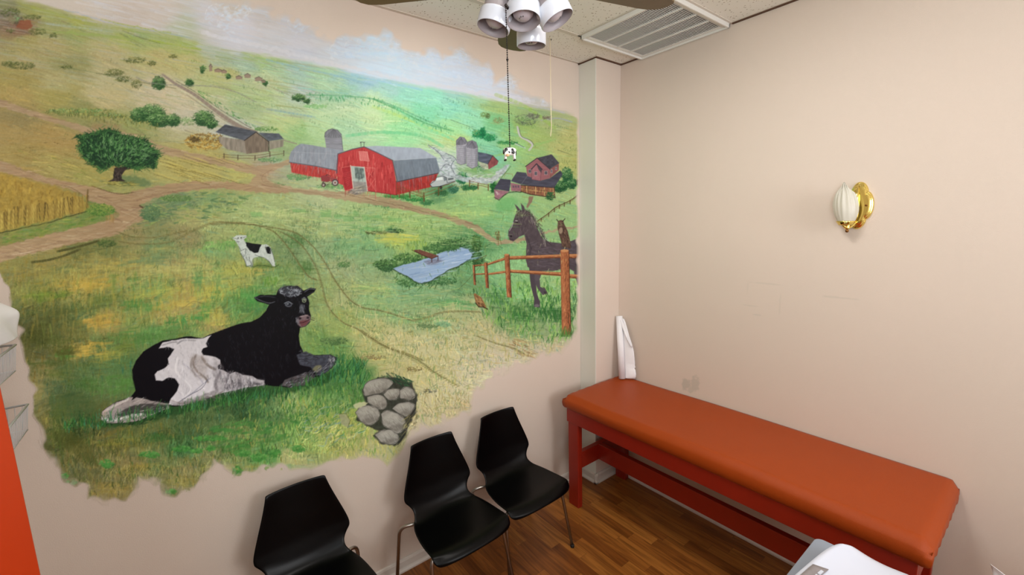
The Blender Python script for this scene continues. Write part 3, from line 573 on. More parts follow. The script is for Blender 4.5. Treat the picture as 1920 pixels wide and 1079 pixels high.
road([(-80, 176), (0, 186), (50, 205), (125, 228), (180, 243), (250, 250), (300, 273), (375, 290), (440, 303), (480, 312), (520, 306), (545, 298), (545, 308), (510, 322), (497, 333), (512, 343), (545, 351), (592, 357), (649, 360), (686, 364), (742, 374), (799, 391), (845, 403), (896, 422), (932, 452), (985, 445), (1020, 434), (1084, 423), (1084, 427), (1020, 438), (985, 452), (934, 461), (915, 450), (885, 430), (836, 412), (799, 403), (742, 390), (686, 382), (640, 374), (592, 366), (530, 360), (480, 352), (465, 345), (480, 328), (440, 318), (375, 304), (300, 288), (250, 262), (180, 256), (125, 238), (50, 215), (0, 200), (-80, 190)], (176, 146, 118), .85, n=300)
for c, pts in (((196, 176, 150), [(500, 325), (505, 340), (540, 350), (600, 360), (680, 370)]), ((150, 120, 96), [(510, 318), (492, 330), (500, 345), (560, 358), (640, 368)]), ((120, 90, 70), [(640, 362), (690, 374), (760, 388), (840, 410)])): line(smooth(pts), 1.4, c, .5, jit=.8)
# lane going up on the left hillside, gravel lane by the farmhouse, far lane
line(smooth([(305, 140), (330, 158), (365, 178), (410, 212), (450, 238), (480, 250)]), 4, (150, 132, 122), .75, w2=9); line(smooth([(330, 152), (365, 172), (415, 207), (470, 240)]), 1.5, (90, 88, 78), .7, jit=.8); line(smooth([(350, 178), (400, 212), (440, 238)]), 1.3, (120, 105, 92), .6, jit=.8)
strokes(60, [(370, 165), (480, 238), (480, 246), (370, 178)], (20, 60), (2, 6), (1, 2.4), [(60, 120, 60), (90, 150, 80)], (.3, .8)); line(smooth([(255, 145), (280, 155), (330, 160), (395, 162), (440, 172), (480, 192)]), 2.5, (140, 135, 130), .5, jit=1.2)
line(smooth([(970, 238), (975, 255), (990, 264), (998, 272), (992, 282)]), 3.5, (196, 192, 186), .85); line(smooth([(973, 240), (978, 256), (994, 263), (1001, 272)]), 1, (90, 95, 80), .7); line([(966, 270), (985, 278)], 2, (190, 200, 200), .8); line([(955, 262), (982, 276)], 1.2, (60, 90, 60), .7)
# creek and gravel yard
poly([(800, 270), (812, 274), (828, 284), (845, 290), (856, 300), (850, 308), (852, 322), (860, 328), (880, 332), (920, 334), (938, 318), (948, 308), (956, 310), (945, 325), (928, 342), (915, 345), (880, 342), (850, 335), (826, 336), (822, 318), (832, 306), (826, 292), (812, 282)], (188, 192, 200), .85, 1, 2.2, .3)
strokes(90, [(800, 268), (830, 284), (858, 300), (862, 326), (930, 335), (950, 310), (930, 345), (880, 343), (826, 338), (822, 310)], (-20, 40), (3, 12), (.8, 1.8), [(120, 140, 130), (226, 226, 228), (150, 160, 160), (150, 190, 150), (96, 110, 110)], (.35, .75))
for pts in ([(803, 272), (822, 286), (832, 300)], [(835, 288), (850, 294), (856, 302)], [(826, 318), (836, 308), (846, 312)], [(852, 300), (846, 312), (852, 326)]): line(smooth(pts), 1.3, (90, 98, 104), .7, jit=.8)
strokes(40, [(880, 333), (940, 322), (930, 342), (885, 343)], (-30, 10), (5, 14), (1, 2), [(225, 220, 216), (160, 150, 145)], (.3, .7))
# field furrows
for k in range(26):
    x = 285+rng.random()*130; y = 292+rng.random()*42; l = 20+rng.random()*50
    line([(x, y), (x+l, y+l*.30)], .9, (112, 98, 48), .65, jit=.5); line([(x+3, y-3), (x+l*.8, y-3+l*.26)], 2, (205, 185, 105), .5, jit=.5)
for k in range(24):
    x = 25+rng.random()*130; y = 276+rng.random()*46; l = 15+rng.random()*36
    line([(x, y), (x+l, y+l*.36)], .9, (115, 100, 55), .5, jit=.6)
strokes(80, [(30, 280), (160, 300), (260, 350), (170, 340), (60, 310)], (10, 28), (6, 18), (1, 3), [(190, 168, 92), (130, 140, 70), (200, 180, 110)], (.3, .6))
# standing wheat on the left
poly([(-80, 318), (0, 325), (75, 344), (140, 362), (168, 385), (165, 396), (0, 437), (-80, 452)], (172, 140, 66), .7, 2, 3, .22)
strokes(300, [(-80, 320), (0, 328), (80, 350), (160, 372), (165, 365), (100, 382), (0, 398), (-80, 405)], (60, 120), (4, 12), (1.5, 4), [(190, 158, 76), (150, 118, 52), (175, 140, 62), (128, 100, 48)], (.3, .7))
for k in range(120):
    x = -78+k*2.05+rng.normal()*2; ytop = 399-(x)*.20+rng.normal()*3; yb = 434-(x)*.235
    seg((x, ytop), (x+rng.normal()*2, yb), 1.2+rng.random()*2, [(205, 178, 96), (104, 82, 44), (150, 122, 62), (80, 64, 36), (185, 155, 82), (196, 168, 90)][rng.integers(6)], .35+.5*rng.random(), 1)
line([(-80, 455), (0, 437), (90, 418), (165, 396)], 2, (62, 62, 34), .8, jit=.5)
strokes(90, [(0, 440), (165, 400), (210, 402), (180, 416), (60, 445), (0, 462)], (-25, 5), (5, 16), (1.5, 4), [(120, 140, 62), (90, 128, 55), (150, 150, 76)], (.3, .7)); foliage(190, 394, 26, 11, [(80, 118, 55), (110, 140, 65), (140, 150, 75)])
strokes(14, [(195, 402), (215, 402), (212, 414), (197, 414)], (80, 100), (6, 10), (2, 3), [(165, 130, 82)], (.4, .8))
# bank below the road, bushes
strokes(240, [(265, 392), (290, 375), (380, 357), (470, 365), (440, 400), (330, 420), (270, 425)], (-25, 25), (4, 16), (1.5, 4.5), [(90, 125, 82), (120, 152, 98), (150, 165, 95), (95, 118, 90), (168, 170, 105)], (.35, .8))
foliage(282, 400, 18, 14, [(82, 112, 78), (105, 130, 90)]); foliage(330, 372, 30, 6, [(92, 122, 72), (120, 145, 85)])
for pts in ([(108, 472), (135, 466), (165, 458), (185, 452)], [(60, 492), (90, 488), (120, 480), (150, 468)]): line(smooth(pts), 4.5, (78, 76, 42), .75, jit=1.5)
foliage(200, 457, 18, 6, [(70, 88, 50), (95, 110, 60)])
# wheel tracks
TR = (112, 98, 58)
Z4 = lambda p: Zm(400, 400, 3.84, p); Z6 = lambda p: Zm(600, 620, 3.84, p)
tracks = [Zm(0, 240, 3.996, [(880, 780), (1000, 815), (1150, 820), (1300, 790), (1400, 770)]), Zm(0, 240, 3.996, [(890, 850), (1000, 865), (1150, 868), (1280, 850), (1400, 790), (1500, 745), (1620, 705), (1780, 715), (1918, 725)]),
    Z4([(-20, 80), (100, 70), (220, 70), (330, 92), (430, 130), (500, 200), (560, 280), (620, 370), (680, 450), (740, 480)]), Z4([(330, 90), (470, 110), (590, 140), (680, 205), (750, 280), (810, 370), (860, 460), (920, 550), (990, 630), (1080, 680), (1200, 700), (1320, 735), (1440, 775)]),
    Z4([(480, 130), (600, 200), (680, 290), (740, 400), (780, 520), (810, 640), (860, 720), (940, 790), (1030, 830), (1100, 880), (1200, 940), (1310, 985), (1420, 1020), (1510, 1060)]), Z4([(1440, 770), (1540, 750), (1640, 715), (1760, 705), (1918, 710)]),
    Z6([(300, 0), (380, 60), (470, 115), (580, 160), (680, 200), (760, 250), (820, 300), (900, 345), (985, 395)]), Z6([(1130, 40), (1260, 90), (1400, 130), (1500, 185)])]
for i, tr in enumerate(tracks):
    P = smooth(tr)
    line(P, 4.5, (150, 142, 92), .22, jit=1.2); line(P, 1.5, TR, .42, jit=1.3); line([(x+2.2, y+1.6) for x, y in P], .9, (74, 70, 42), .4, jit=1.3)
    for (x, y) in P[::2]: seg((x-3+rng.normal()*2, y-1), (x+3+rng.normal()*2, y+2+rng.normal()), 1.2, (98, 92, 54), .4)
for (x, y) in smooth(Z6([(330, 20), (480, 110), (640, 185), (780, 265), (990, 400)]), 12): seg((x-4, y+3), (x+5, y-1), 1.8, (122, 116, 70), .5, 1)
strokes(60, Z6([(1330, 40), (1480, 60), (1540, 180), (1440, 190), (1360, 130)]), (15, 35), (8, 18), (1, 2.6), [(165, 135, 92), (140, 112, 75), (190, 165, 120)], (.4, .8))
strokes(120, Z4([(900, 540), (1300, 480), (1750, 560), (1700, 700), (1200, 680)]), (-15, 12), (10, 40), (1, 3), [(130, 180, 118), (160, 190, 120), (196, 190, 125), (112, 150, 95)], (.25, .55))
# --- old grey barn and haystack
foliage(386, 266, 40, 16, [(142, 108, 52), (196, 158, 78), (212, 178, 100), (120, 92, 50)], 420); foliage(365, 262, 8, 5, [(96, 78, 45)])
poly([(456, 262), (480, 248), (503, 266), (503, 284), (462, 289)], (128, 112, 100), 1, tex=.2, ts=(2, 9)); poly([(410, 256), (458, 263), (462, 288), (425, 280), (412, 268)], (150, 138, 128), 1, tex=.22, ts=(2, 9))
poly([(404, 248), (422, 233.5), (482, 247), (458, 264)], (86, 88, 98), 1, tex=.3, ts=(6, 2)); poly([(484, 249), (523, 250.5), (532, 261), (504, 265)], (92, 96, 106), 1, tex=.3, ts=(6, 2)); poly([(504, 265), (532, 262), (531, 275), (506, 281)], (150, 140, 128), 1, tex=.2, ts=(2, 8))
line([(480, 248), (504, 266), (504, 285)], 1.4, (48, 42, 40)); line([(458, 264), (480, 248)], 1.4, (60, 54, 52)); line([(531, 263), (556, 270)], 2.5, (150, 135, 125), .7)
line([(418, 294), (450, 297), (480, 297), (506, 292), (532, 288)], 1.2, (112, 92, 72), .8); line([(418, 290), (450, 292), (480, 292), (506, 288)], 1.1, (112, 92, 72), .8)
for x, y in ((420, 292), (446, 295), (478, 296), (506, 289), (532, 287)): line([(x, y-4), (x, y+5)], 1.6, (92, 76, 60))
# --- red barn
ZA = lambda p: Zm(480, 220, 5.333, p)
poly(ZA([(685, 200), (690, 155), (720, 128), (760, 116), (815, 130), (852, 170), (860, 240), (870, 335), (705, 320)]), (150, 148, 160), 1, tex=.12, ts=(9, 2)); poly(ZA([(685, 200), (690, 155), (720, 128), (760, 116), (815, 130), (852, 170), (856, 205), (760, 215)]), (132, 130, 140), 1, tex=.15, ts=(2, 6))
for k in range(7): line(ZA([(775, 118), (695+k*26, 200)]), .8, (96, 94, 102), .7)
for k in range(6): line(ZA([(695, 225+k*18), (862, 222+k*18)]), .8, (112, 110, 122), .5)
line(ZA([(685, 200), (690, 155), (720, 128), (760, 116), (815, 130), (852, 170), (868, 330)]), 1, (92, 90, 96), .8)
RED = (190, 64, 66)
poly(ZA([(340, 452), (600, 490), (805, 530), (805, 612), (650, 605), (540, 590), (355, 552)]), (190, 66, 62), 1); strokes(120, ZA([(345, 462), (600, 500), (800, 540), (800, 600), (550, 580), (360, 545)]), (86, 94), (4, 12), (.8, 1.8), [(222, 120, 112), (160, 45, 48), (205, 80, 78), (140, 50, 50)], (.4, .8))
poly(ZA([(332, 450), (330, 400), (350, 345), (400, 290), (450, 264), (560, 280), (700, 305), (885, 335), (818, 368), (802, 532), (600, 490)]), (148, 152, 166), 1, tex=.10, ts=(3, 6)); strokes(70, ZA([(340, 440), (360, 350), (460, 275), (860, 338), (815, 370), (800, 520)]), (75, 110), (8, 24), (1, 2), [(178, 180, 192), (120, 122, 136), (172, 160, 172)], (.25, .5))
line(ZA([(332, 450), (600, 490), (802, 532)]), 1.6, (96, 98, 110)); line(ZA([(350, 345), (560, 358), (815, 372)]), 1, (176, 178, 190), .6)
poly(ZA([(1405, 648), (1820, 562), (1800, 620), (1740, 700), (1640, 722), (1405, 778)]), (178, 58, 54), 1); strokes(100, ZA([(1410, 660), (1815, 572), (1740, 690), (1640, 715), (1410, 768)]), (84, 96), (5, 14), (.8, 1.8), [(208, 100, 92), (140, 38, 40), (190, 70, 66), (110, 40, 40)], (.4, .8))
poly(ZA([(1075, 296), (1200, 286), (1640, 308), (1805, 405), (1380, 432), (1200, 350)]), (170, 176, 192), 1, tex=.08, ts=(3, 7)); poly(ZA([(1372, 430), (1800, 403), (1838, 540), (1822, 562), (1412, 648)]), (122, 130, 144), 1, tex=.1, ts=(3, 7))
strokes(60, ZA([(1385, 440), (1795, 412), (1820, 550), (1420, 630)]), (78, 86), (10, 30), (.8, 1.6), [(142, 150, 164), (100, 106, 120)], (.3, .5)); line(ZA([(1380, 431), (1800, 404)]), 1.2, (190, 195, 205), .7); line(ZA([(1412, 646), (1822, 560)]), 1.6, (80, 62, 66), .9)
G = [(800, 560), (806, 470), (816, 370), (960, 322), (1080, 296), (1200, 350), (1365, 432), (1400, 640), (1402, 780), (1120, 738), (890, 738), (868, 680), (822, 662)]
poly(ZA(G), RED, 1); strokes(330, ZA([(810, 640), (820, 380), (1080, 305), (1350, 435), (1395, 770), (1120, 730), (900, 730), (870, 680)]), (86, 95), (6, 18), (.9, 2), [(226, 100, 98), (168, 44, 48), (208, 72, 74), (232, 128, 122), (150, 40, 44)], (.35, .75))
line(ZA([(806, 560), (818, 368), (960, 322), (1080, 296), (1200, 350), (1365, 432), (1412, 646)]), 1.8, (98, 84, 96)); line(ZA([(1402, 640), (1404, 780), (1120, 738)]), 1.2, (110, 35, 38), .8)
poly(ZA([(1028, 342), (1110, 346), (1132, 440), (1038, 430)]), (212, 104, 104), 1)
for k in range(5): line(ZA([(1040+k*17, 352), (1048+k*17, 428)]), .9, (238, 168, 160), .8)
line(ZA([(1028, 342), (1110, 346), (1132, 440), (1038, 430), (1028, 342)]), .9, (236, 160, 150), .9)
poly(ZA([(950, 488), (1082, 498), (1112, 738), (1010, 760), (960, 738)]), (176, 186, 180), 1, tex=.1); poly(ZA([(985, 500), (1075, 512), (1084, 605), (1040, 625), (992, 610)]), (112, 124, 122), 1, tex=.3); strokes(30, ZA([(990, 510), (1070, 520), (1078, 600), (1000, 610)]), (80, 100), (3, 9), (.8, 1.8), [(70, 78, 78), (160, 172, 166)], (.4, .8))
poly(ZA([(965, 640), (1100, 650), (1110, 740), (1010, 780), (930, 760)]), (150, 140, 138), .8, 1.5, tex=.2); strokes(40, ZA([(960, 690), (1090, 700), (1060, 780), (900, 770)]), (-30, -5), (6, 16), (1, 2), [(100, 90, 88), (205, 190, 165)], (.3, .7))
poly(ZA([(858, 505), (945, 488), (972, 710), (893, 735)]), (172, 48, 54), 1, tex=.12); line(ZA([(945, 484), (972, 712)]), 1.6, (226, 196, 186)); line(ZA([(858, 505), (945, 488)]), .9, (228, 140, 130), .8)
for k in range(8): line(ZA([(876+k*5, 560+k*18), (940-k, 545+k*18)]), .8, (222, 120, 116), .5, jit=.5)
line(ZA([(890, 735), (980, 715)]), 1, (230, 150, 140), .7)
line(ZA([(1095, 505), (1186, 510), (1196, 745)]), 1, (232, 140, 132), .7); line(ZA([(1098, 520), (1186, 620), (1110, 720)]), .9, (232, 140, 132), .6, jit=.5); line(ZA([(1180, 520), (1112, 610), (1190, 730)]), .9, (232, 140, 132), .6, jit=.5); line(ZA([(1082, 498), (1114, 738)]), 1.4, (226, 200, 190), .9)
line(ZA([(1050, 290), (1050, 250), (1040, 258)]), .9, (80, 75, 80)); line(ZA([(1042, 250), (1090, 250)]), 1, (80, 75, 80)); line(ZA([(1080, 292), (1078, 255)]), .9, (80, 75, 80))
# tractor
ell(*ZA([(675, 678)])[0], 4, 4, (92, 66, 70)); ell(*ZA([(675, 678)])[0], 2, 2, (190, 180, 170)); poly(ZA([(648, 590), (700, 580), (740, 595), (745, 640), (700, 650), (655, 640)]), (148, 62, 66), 1, rough=.6); poly(ZA([(740, 600), (810, 610), (815, 640), (745, 650)]), (158, 74, 78), 1, rough=.6)
ell(*ZA([(790, 655)])[0], 6.4, 6.4, (78, 62, 68)); ell(*ZA([(790, 655)])[0], 4.4, 4.4, (186, 176, 170)); ell(*ZA([(790, 655)])[0], 1.6, 1.6, (120, 60, 62)); line(ZA([(700, 580), (715, 575), (745, 590)]), 1, (60, 40, 44)); strokes(26, ZA([(655, 640), (760, 645), (760, 670), (680, 680)]), (0, 180), (1, 4), (.8, 1.4), [(70, 50, 52), (200, 190, 182)], (.5, .9))
# pickup
ZB = lambda p: Zm(780, 220, 5.333, p)
poly(ZB([(138, 670), (160, 640), (190, 632), (205, 600), (270, 590), (310, 605), (380, 600), (388, 645), (300, 672), (240, 690), (160, 700)]), (186, 190, 192), 1, rough=.4); poly(ZB([(205, 605), (262, 596), (270, 625), (200, 635)]), (232, 236, 236), 1); poly(ZB([(275, 598), (300, 604), (305, 630), (280, 640)]), (120, 128, 134), 1); poly(ZB([(318, 612), (375, 606), (372, 622), (322, 632)]), (90, 96, 100), .9)
line(ZB([(138, 672), (190, 634), (205, 602), (268, 590), (305, 604), (310, 650)]), 1, (70, 74, 80), .9); line(ZB([(140, 675), (160, 700), (240, 692), (300, 672), (386, 646)]), 1.2, (60, 64, 70), .9); ell(*ZB([(248, 702)])[0], 2.6, 3, (40, 40, 44)); line(ZB([(310, 655), (385, 640)]), 1, (70, 74, 80), .8)
# twin silos and shed
for pts, top, cx0, cx1, yt in (([(400, 275), (403, 232), (440, 196), (482, 205), (508, 242), (505, 300), (500, 462), (450, 476), (405, 455)], [(400, 278), (403, 232), (440, 196), (482, 205), (510, 245), (498, 268), (450, 282)], 402, 502, 290), ([(502, 290), (515, 248), (560, 232), (600, 250), (616, 300), (616, 488), (560, 514), (505, 482)], [(500, 295), (515, 248), (560, 232), (600, 250), (617, 302), (580, 318), (530, 312)], 504, 616, 325)):
    poly(ZB(pts), (164, 160, 170), 1, tex=.12, ts=(2, 3)); poly(ZB(top), (126, 122, 132), 1, tex=.2, ts=(2, 6)); x0_ = (cx0+cx1)/2
    for k in range(9): line(ZB([(cx0+4, yt+k*19), (x0_, yt+6+k*19), (cx1-4, yt+k*19)]), .8, (118, 114, 124), .5)
    for k in range(5): line(ZB([(x0_, yt-82), (cx0+8+k*20, yt-22)]), .8, (84, 80, 90), .7)
    line(ZB(pts), .9, (96, 92, 100), .7); poly(ZB([(cx1-22, yt), (cx1-2, yt-4), (cx1-4, yt+170), (cx1-24, yt+180)]), (110, 106, 118), .45, 1.5)
poly(ZB([(618, 348), (700, 362), (765, 382), (718, 472), (620, 440)]), (88, 92, 108), 1, tex=.4, ts=(9, 2)); poly(ZB([(716, 470), (766, 384), (822, 440), (812, 472), (726, 522)]), (140, 78, 80), 1, tex=.2, ts=(2, 6)); line(ZB([(716, 470), (766, 384), (822, 440)]), 1, (60, 52, 58)); poly(ZB([(622, 442), (716, 472), (722, 520), (690, 520), (650, 500)]), (185, 178, 160), .8, tex=.3)
# farmhouse
poly(ZB([(1050, 678), (1385, 705), (1392, 805), (1250, 785), (1140, 772), (1045, 742)]), (140, 92, 70), 1, tex=.3); poly(ZB([(944, 655), (1052, 678), (1046, 742), (950, 738)]), (152, 104, 112), 1, tex=.12); poly(ZB([(778, 722), (930, 742), (860, 800), (822, 828), (788, 820)]), (156, 110, 120), 1, tex=.12)
poly(ZB([(1098, 490), (1212, 408), (1338, 518), (1336, 612), (1240, 636), (1112, 590)]), (152, 98, 102), 1, tex=.1, ts=(8, 1.5)); poly(ZB([(1336, 518), (1428, 462), (1426, 532), (1336, 612)]), (140, 88, 86), 1, tex=.15); poly(ZB([(1210, 408), (1350, 372), (1362, 378), (1432, 460), (1338, 518)]), (74, 72, 80), 1, tex=.25)
poly(ZB([(948, 640), (1008, 546), (1100, 556), (1112, 588), (1240, 636), (1336, 612), (1442, 532), (1466, 572), (1382, 702), (1200, 692), (1050, 672)]), (76, 74, 86), 1, tex=.2, ts=(7, 2)); poly(ZB([(778, 716), (842, 614), (946, 626), (944, 662), (932, 742)]), (72, 70, 82), 1, tex=.2, ts=(7, 2)); line(ZB([(1050, 672), (1008+104, 588)]), 1, (110, 108, 118), .8)
poly(ZB([(1152, 522), (1204, 468), (1256, 520), (1242, 638), (1156, 622)]), (162, 106, 112), 1, tex=.1); line(ZB([(1148, 526), (1204, 466), (1260, 522)]), 1.8, (58, 54, 62)); line(ZB([(1094, 492), (1210, 408), (1340, 522)]), 1.5, (62, 56, 62)); line(ZB([(1156, 528), (1156, 622), (1242, 636), (1252, 522)]), .8, (90, 60, 66), .7)
poly(ZB([(1205, 470), (1258, 518), (1252, 560), (1222, 520)]), (66, 62, 70), .8)
for x, y, w, h in ((1124, 525, 26, 32), (1184, 545, 26, 36), (1284, 540, 28, 34), (1346, 525, 16, 30), (1392, 500, 14, 26)): poly(ZB([(x, y), (x+w, y), (x+w, y+h), (x, y+h)]), (66, 66, 76), .95, .5); line(ZB([(x, y), (x+w, y), (x+w, y+h), (x, y+h), (x, y)]), .8, (206, 186, 180), .6); line(ZB([(x+w/2, y), (x+w/2, y+h)]), .6, (190, 180, 180), .7)
for x in (965, 990, 1015): poly(ZB([(x, 682), (x+16, 684), (x+16, 706), (x, 704)]), (90, 80, 92), .8, .5)
line(ZB([(795, 745), (815, 775), (805, 745), (830, 772)]), .9, (225, 205, 205), .8)
for k in range(8): x = 1062+k*44; line(ZB([(x, 684+k*2.6), (x+2, 750+k*7)]), 1.2, (214, 180, 120) if k % 2 else (150, 112, 70), .9)
line(ZB([(1052, 716), (1200, 738), (1388, 760)]), 1.1, (206, 172, 112), .8); line(ZB([(1046, 742), (1140, 772), (1300, 796), (1392, 806)]), 1.6, (62, 44, 40), .9); line(ZB([(1050, 680), (1384, 706)]), 1.4, (50, 42, 48), .9); strokes(40, ZB([(1060, 690), (1380, 712), (1380, 750), (1060, 720)]), (85, 95), (2, 6), (.8, 1.4), [(70, 50, 44), (200, 168, 110)], (.4, .8))
line(ZB([(780, 800), (830, 830), (870, 790), (930, 752), (1000, 745), (1050, 752)]), 1.8, (52, 66, 44), .8, jit=.8); foliage(*ZB([(1340, 790)])[0], 7, 8, [(40, 80, 50), (80, 120, 70)]); poly(ZB([(1130, 785), (1175, 790), (1155, 850), (1120, 905), (1098, 900), (1120, 850)]), (140, 108, 92), .9, 1, 1)
ell(*ZB([(900, 870)])[0], 20, 12, (110, 172, 105), .6, -.3, 4, 2); line(ZB([(820, 828), (870, 930), (960, 930)]), 1, (90, 150, 80), .4, jit=1)
# fences near the yard
FN = (128, 88, 52)
def fence(P, posts, h, w=1.1, c=FN):
    for dy in (-h, -h*.45): line([(x, y+dy) for x, y in P], w, c, .9, jit=.3)
    for x, y in posts: line([(x, y-h*1.25), (x, y+1)], w*1.5, (110, 72, 44), .95)
fence(ZB([(0, 800), (80, 820), (225, 770), (390, 700)]), ZB([(78, 828), (225, 775)]), 11); fence(ZA([(1405, 735), (1540, 775), (1680, 830)]), ZA([(1540, 800), (1680, 838)]), 9); fence(ZB([(530, 680), (620, 700), (722, 720)]), ZB([(535, 685), (620, 715), (722, 728)]), 8); line(ZB([(880, 600), (890, 565), (960, 570), (965, 590)]), 1, (150, 130, 90), .8, jit=.4)
line(ZB([(850, 610), (880, 570), (925, 520), (945, 490)]), 1, (70, 90, 50), .8, jit=.5)
line(smooth(ZB([(1205, 1045), (1320, 965), (1380, 915), (1430, 885), (1530, 840), (1590, 800), (1640, 755)])), 1.6, (98, 72, 48), .9); line(smooth([(x, y+3) for x, y in ZB([(1205, 1045), (1320, 965), (1430, 885), (1530, 840), (1640, 755)])]), .8, (120, 100, 60), .6)
for x, y in ZB([(1252, 1015), (1325, 962), (1382, 915), (1432, 882), (1482, 860), (1540, 835)]): line([(x, y-1), (x, y+6)], 1.5, (84, 60, 42), .95)
line(ZB([(1600, 635), (1640, 632)]), 1.4, (110, 82, 55)); line(ZB([(1612, 625), (1612, 672)]), 1.6, (100, 74, 50))
# --- pond
pond = Z4([(1288, 400), (1330, 384), (1400, 364), (1480, 345), (1545, 322), (1610, 298), (1700, 262), (1780, 248), (1838, 262), (1866, 300), (1850, 330), (1780, 370), (1700, 402), (1640, 440), (1570, 485), (1500, 506), (1445, 490), (1400, 455), (1350, 432)])
strokes(260, Z4([(1180, 380), (1400, 290), (1700, 200), (1900, 210), (1930, 330), (1780, 440), (1580, 540), (1440, 540), (1300, 460)]), (40, 140), (3, 10), (1.2, 3), [(60, 100, 52), (84, 128, 70), (120, 158, 88), (48, 84, 48)], (.4, .8))
for qx, qy in smooth(list(pond)+[pond[0]], 5):
    for _ in range(3): seg((qx+rng.normal()*2.5, qy+rng.normal()*2), (qx+rng.normal()*4, qy-2-rng.random()*5), 1.8, [(34, 62, 40), (52, 92, 54), (80, 118, 66)][rng.integers(3)], .75, .8)
foliage(*Z4([(1240, 370)])[0], 24, 10, [(44, 78, 44), (70, 108, 60), (96, 136, 76)]); foliage(*Z4([(1400, 320)])[0], 28, 7, [(48, 84, 46), (76, 116, 62), (110, 150, 84)]); foliage(*Z4([(1740, 215)])[0], 34, 8, [(44, 80, 46), (70, 112, 64), (110, 146, 86)]); foliage(*Z4([(1900, 330)])[0], 10, 14, [(44, 78, 46), (80, 120, 66)]); foliage(*Z4([(1640, 490)])[0], 30, 7, [(56, 96, 58), (84, 130, 76)], None, (.3, .6)); foliage(*Z4([(1400, 500)])[0], 20, 8, [(60, 100, 58), (92, 136, 78)], None, (.3, .6))
poly([(x+1, y+1) for x, y in pond], (52, 78, 58), .8, 2, 1.5); poly(pond, (158, 180, 212), 1, .8, .8)
strokes(150, pond, (-16, -4), (8, 34), (1, 2.6), [(178, 196, 222), (140, 166, 204), (196, 208, 226), (128, 156, 196)], (.25, .6))
strokes(60, Z4([(1500, 345), (1620, 320), (1610, 360), (1540, 375)]), (-20, 10), (4, 14), (1, 2), [(130, 130, 150), (112, 110, 130)], (.3, .6)); line(Z4([(1288, 402), (1350, 434), (1400, 458), (1445, 492), (1500, 508), (1570, 488), (1640, 444), (1700, 406), (1780, 374), (1850, 334)]), 1.6, (60, 78, 46), .8, jit=.8)
poly(Z4([(1430, 266), (1484, 262), (1618, 306), (1572, 326), (1500, 300)]), (128, 82, 70), 1, tex=.2); line(Z4([(1430, 266), (1500, 300), (1572, 328), (1618, 308)]), 1.4, (72, 42, 36)); line(Z4([(1572, 328), (1572, 352)]), 1.4, (80, 48, 40)); line(Z4([(1616, 308), (1617, 340)]), 1.3, (80, 48, 40)); line(Z4([(1500, 302), (1500, 322)]), 1.3, (80, 48, 40))
for k in range(9): line(Z4([(1440+k*16, 272+k*6), (1490+k*14, 266+k*5)]), .7, (84, 50, 42), .6)
foliage(*Z4([(1640, 250)])[0], 34, 7, [(60, 100, 58), (90, 130, 76)]); foliage(*Z4([(1890, 220)])[0], 9, 16, [(50, 82, 44), (80, 116, 60)]); foliage(*Z4([(1250, 400)])[0], 12, 6, [(50, 88, 55), (80, 118, 70)]); foliage(*Z4([(1330, 130)])[0], 10, 4, DK); foliage(*Z4([(1180, 140)])[0], 22, 2.5, OL)
strokes(90, Z4([(1340, 180), (1480, 150), (1560, 230), (1440, 260), (1340, 230)]), (70, 110), (4, 9), (1, 2.4), [(110, 150, 80), (150, 180, 80), (196, 205, 100)], (.4, .8))
# --- horse paddock grass
strokes(520, [(885, 540), (1000, 520), (1084, 520), (1084, 632), (1030, 640), (960, 620), (905, 590)], (65, 115), (5, 16), (1, 2.6), [(90, 145, 66), (60, 115, 55), (130, 172, 86), (150, 190, 100), (50, 95, 48)], (.4, .85), .3)
strokes(160, [(975, 560), (1084, 545), (1084, 600), (1000, 590)], (70, 110), (6, 18), (1, 2.4), [(40, 88, 46), (56, 108, 52)], (.4, .8), .3)
# --- horse
Z3 = lambda p: Zm(840, 360, 3.597, p)
HB = (84, 72, 76)
poly(Z3([(848, 540), (888, 525), (888, 640), (878, 640), (866, 600), (855, 570)]), (92, 80, 84), 1)
poly(Z3([(545, 500), (590, 500), (592, 620), (600, 690), (620, 742), (618, 780), (578, 776), (580, 720), (558, 640)]), (78, 68, 74), 1, rough=.3); poly(Z3([(585, 510), (640, 510), (618, 590), (622, 640), (655, 655), (668, 678), (640, 698), (608, 660), (584, 610)]), (84, 74, 80), 1, rough=.3)
poly(Z3([(404, 292), (408, 262), (432, 222), (446, 180), (456, 150), (480, 130), (510, 122), (545, 135), (572, 175), (598, 232), (626, 296), (655, 330), (700, 340), (770, 348), (830, 332), (886, 312), (886, 556), (862, 545), (820, 520), (760, 522), (700, 536), (640, 534), (570, 526), (535, 505), (524, 460), (525, 400), (530, 350), (515, 288), (478, 305), (440, 336), (414, 326)]), HB, 1, .7, .4, .10)
poly(Z3([(448, 82), (470, 100), (492, 128), (468, 128)]), HB); poly(Z3([(490, 76), (512, 98), (520, 126), (498, 126)]), HB)
strokes(200, Z3([(530, 350), (640, 345), (760, 355), (880, 330), (880, 520), (700, 525), (560, 515), (530, 450)]), (-25, 35), (5, 16), (1, 3), [(102, 90, 98), (70, 60, 66), (92, 82, 90), (112, 100, 106)], (.2, .55))
strokes(60, Z3([(460, 160), (540, 150), (580, 220), (520, 280), (440, 300)]), (50, 120), (4, 10), (1, 2.4), [(108, 92, 94), (66, 56, 60), (120, 104, 104)], (.25, .55))
line(Z3([(440, 205), (430, 235), (414, 262)]), 1.4, (186, 176, 180), .8); line(Z3([(455, 196), (466, 196)]), 1.6, (206, 196, 190), .9); line(Z3([(456, 202), (468, 206)]), 1.6, (28, 22, 26)); ell(*Z3([(424, 300)])[0], 2.2, 1.6, (36, 28, 32)); line(Z3([(410, 318), (440, 322)]), .9, (40, 32, 36), .8)
